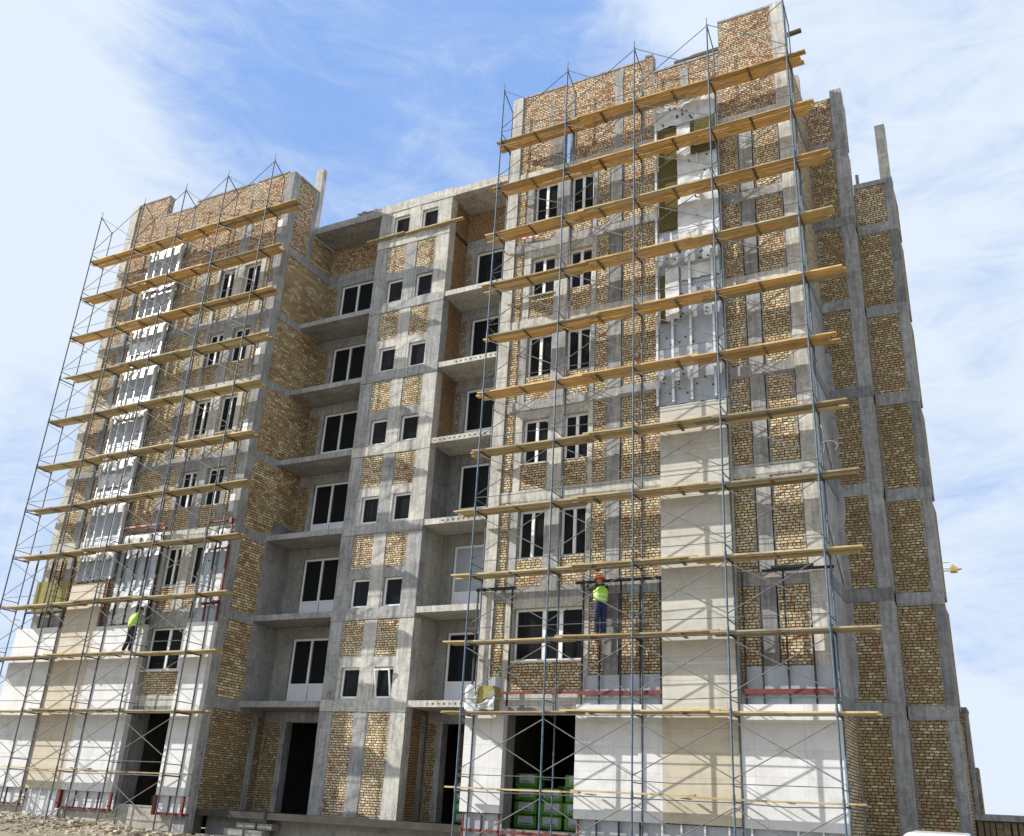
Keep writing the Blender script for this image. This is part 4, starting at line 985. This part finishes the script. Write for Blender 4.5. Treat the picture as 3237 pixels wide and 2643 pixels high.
    if hat:
        ball('helmet', H + Vector((0, -.005, .045)), .125, hat, (1, 1.15, .95), True)
        mb = MB(); vs = []; fs = []; n = 20
        for i in range(n):
            th = 2 * math.pi * i / n
            for rr in (.112, .15): vs.append((H[0] + rr * math.cos(th), H[1] - .005 + rr * 1.15 * math.sin(th) + (.03 if math.sin(th) > 0 and rr > .12 else 0), H[2] + .045 - (.0 if rr < .12 else .012) - ZO))
        for i in range(n): a = 2 * i; c_ = 2 * ((i + 1) % n); fs.append((a, a + 1, c_ + 1, c_))
        mb.add(vs, fs); br = mb.build('helmet_brim', hat, None, smooth=True); br.parent = E
    else: ball('hair', H + Vector((0, -.018, .035)), .105, 'hair', (.98, 1.05, 1.05), True)
    return E
def std(lean=0.0, hipz=.9):
    J = dict(pel=Vector((0, 0, .95)), waist=Vector((0, .0, 1.10)), chest=Vector((0, 0, 1.30)), neck=Vector((0, .01, 1.48)), head=Vector((0, .03, 1.60)))
    for s, g_ in (('L', -1), ('R', 1)):
        J['sh' + s] = Vector((g_ * .19, 0, 1.40)); J['el' + s] = Vector((g_ * .26, .05, 1.14)); J['wr' + s] = Vector((g_ * .24, .25, 1.02))
        J['hip' + s] = Vector((g_ * .09, 0, .90)); J['kn' + s] = Vector((g_ * .10, .03, .50)); J['an' + s] = Vector((g_ * .10, 0, .085))
    return J
# worker in orange helmet, facing the wall and to the left, arms raised to the frame
J = std(); J['shL'] = Vector((-.17, .02, 1.40)); J['elL'] = Vector((-.24, .25, 1.32)); J['wrL'] = Vector((-.20, .40, 1.50)); J['elR'] = Vector((.20, .22, 1.25)); J['wrR'] = Vector((.08, .42, 1.42)); J['head'] = Vector((-.02, .05, 1.60))
J['anL'] = Vector((-.08, .06, .085)); J['anR'] = Vector((.09, -.05, .085)); J['knR'] = Vector((.1, 0, .5))
person((-10.3, 24.42, 4.64 - .003 + ZO), math.radians(55), J, 'worker in an orange helmet, green vest and navy trousers standing on the right scaffold', 'dark_jacket', 'navy', 'orange_plastic', group='workers', shoe='rubber')
# worker on the left scaffold, back to us, leaning left foot out, right arm up to the frame
J = std(); J['pel'] = Vector((-.02, 0, .93)); J['chest'] = Vector((.02, .05, 1.30)); J['neck'] = Vector((.06, .09, 1.46)); J['head'] = Vector((.10, .12, 1.57))
J['anL'] = Vector((-.30, -.02, .085)); J['knL'] = Vector((-.18, .04, .50)); J['anR'] = Vector((-.02, .04, .085)); J['knR'] = Vector((.06, .05, .5))
J['shR'] = Vector((.21, .06, 1.39)); J['elR'] = Vector((.38, .18, 1.22)); J['wrR'] = Vector((.46, .36, 1.42)); J['shL'] = Vector((-.16, .03, 1.39)); J['elL'] = Vector((-.24, .15, 1.15)); J['wrL'] = Vector((-.10, .36, 1.12))
person((-28.72, 24.38, 4.66 - .003 + ZO), math.radians(-5), J, 'bare-headed worker in a green vest and dark trousers, back turned, on the left scaffold', 'grey_shirt', 'dark_jacket', None, group='workers')
# worker bending inside the left wing window
J = std(); J['chest'] = Vector((0, .22, 1.22)); J['neck'] = Vector((0, .36, 1.30)); J['head'] = Vector((0, .45, 1.34)); J['waist'] = Vector((0, .08, 1.08))
J['shL'] = Vector((-.18, .26, 1.28)); J['shR'] = Vector((.18, .26, 1.28)); J['elL'] = Vector((-.24, .42, 1.06)); J['elR'] = Vector((.24, .42, 1.06)); J['wrL'] = Vector((-.18, .55, .92)); J['wrR'] = Vector((.18, .55, .92))
person((-27.75, 25.95, F[1] * K + ZO), math.radians(75), J, 'worker in a green vest and blue clothes bending inside the lower left wing window', 'navy', 'navy', None, group='workers')
# face looking out of an upper window of the right wing
J = std(); person((-11.58, 25.85, F[5] * K - .02 + ZO), math.radians(200), J, 'dark-haired person standing inside an upper right wing window', 'dark_jacket', 'dark_jacket', None, vest=False, group='workers')
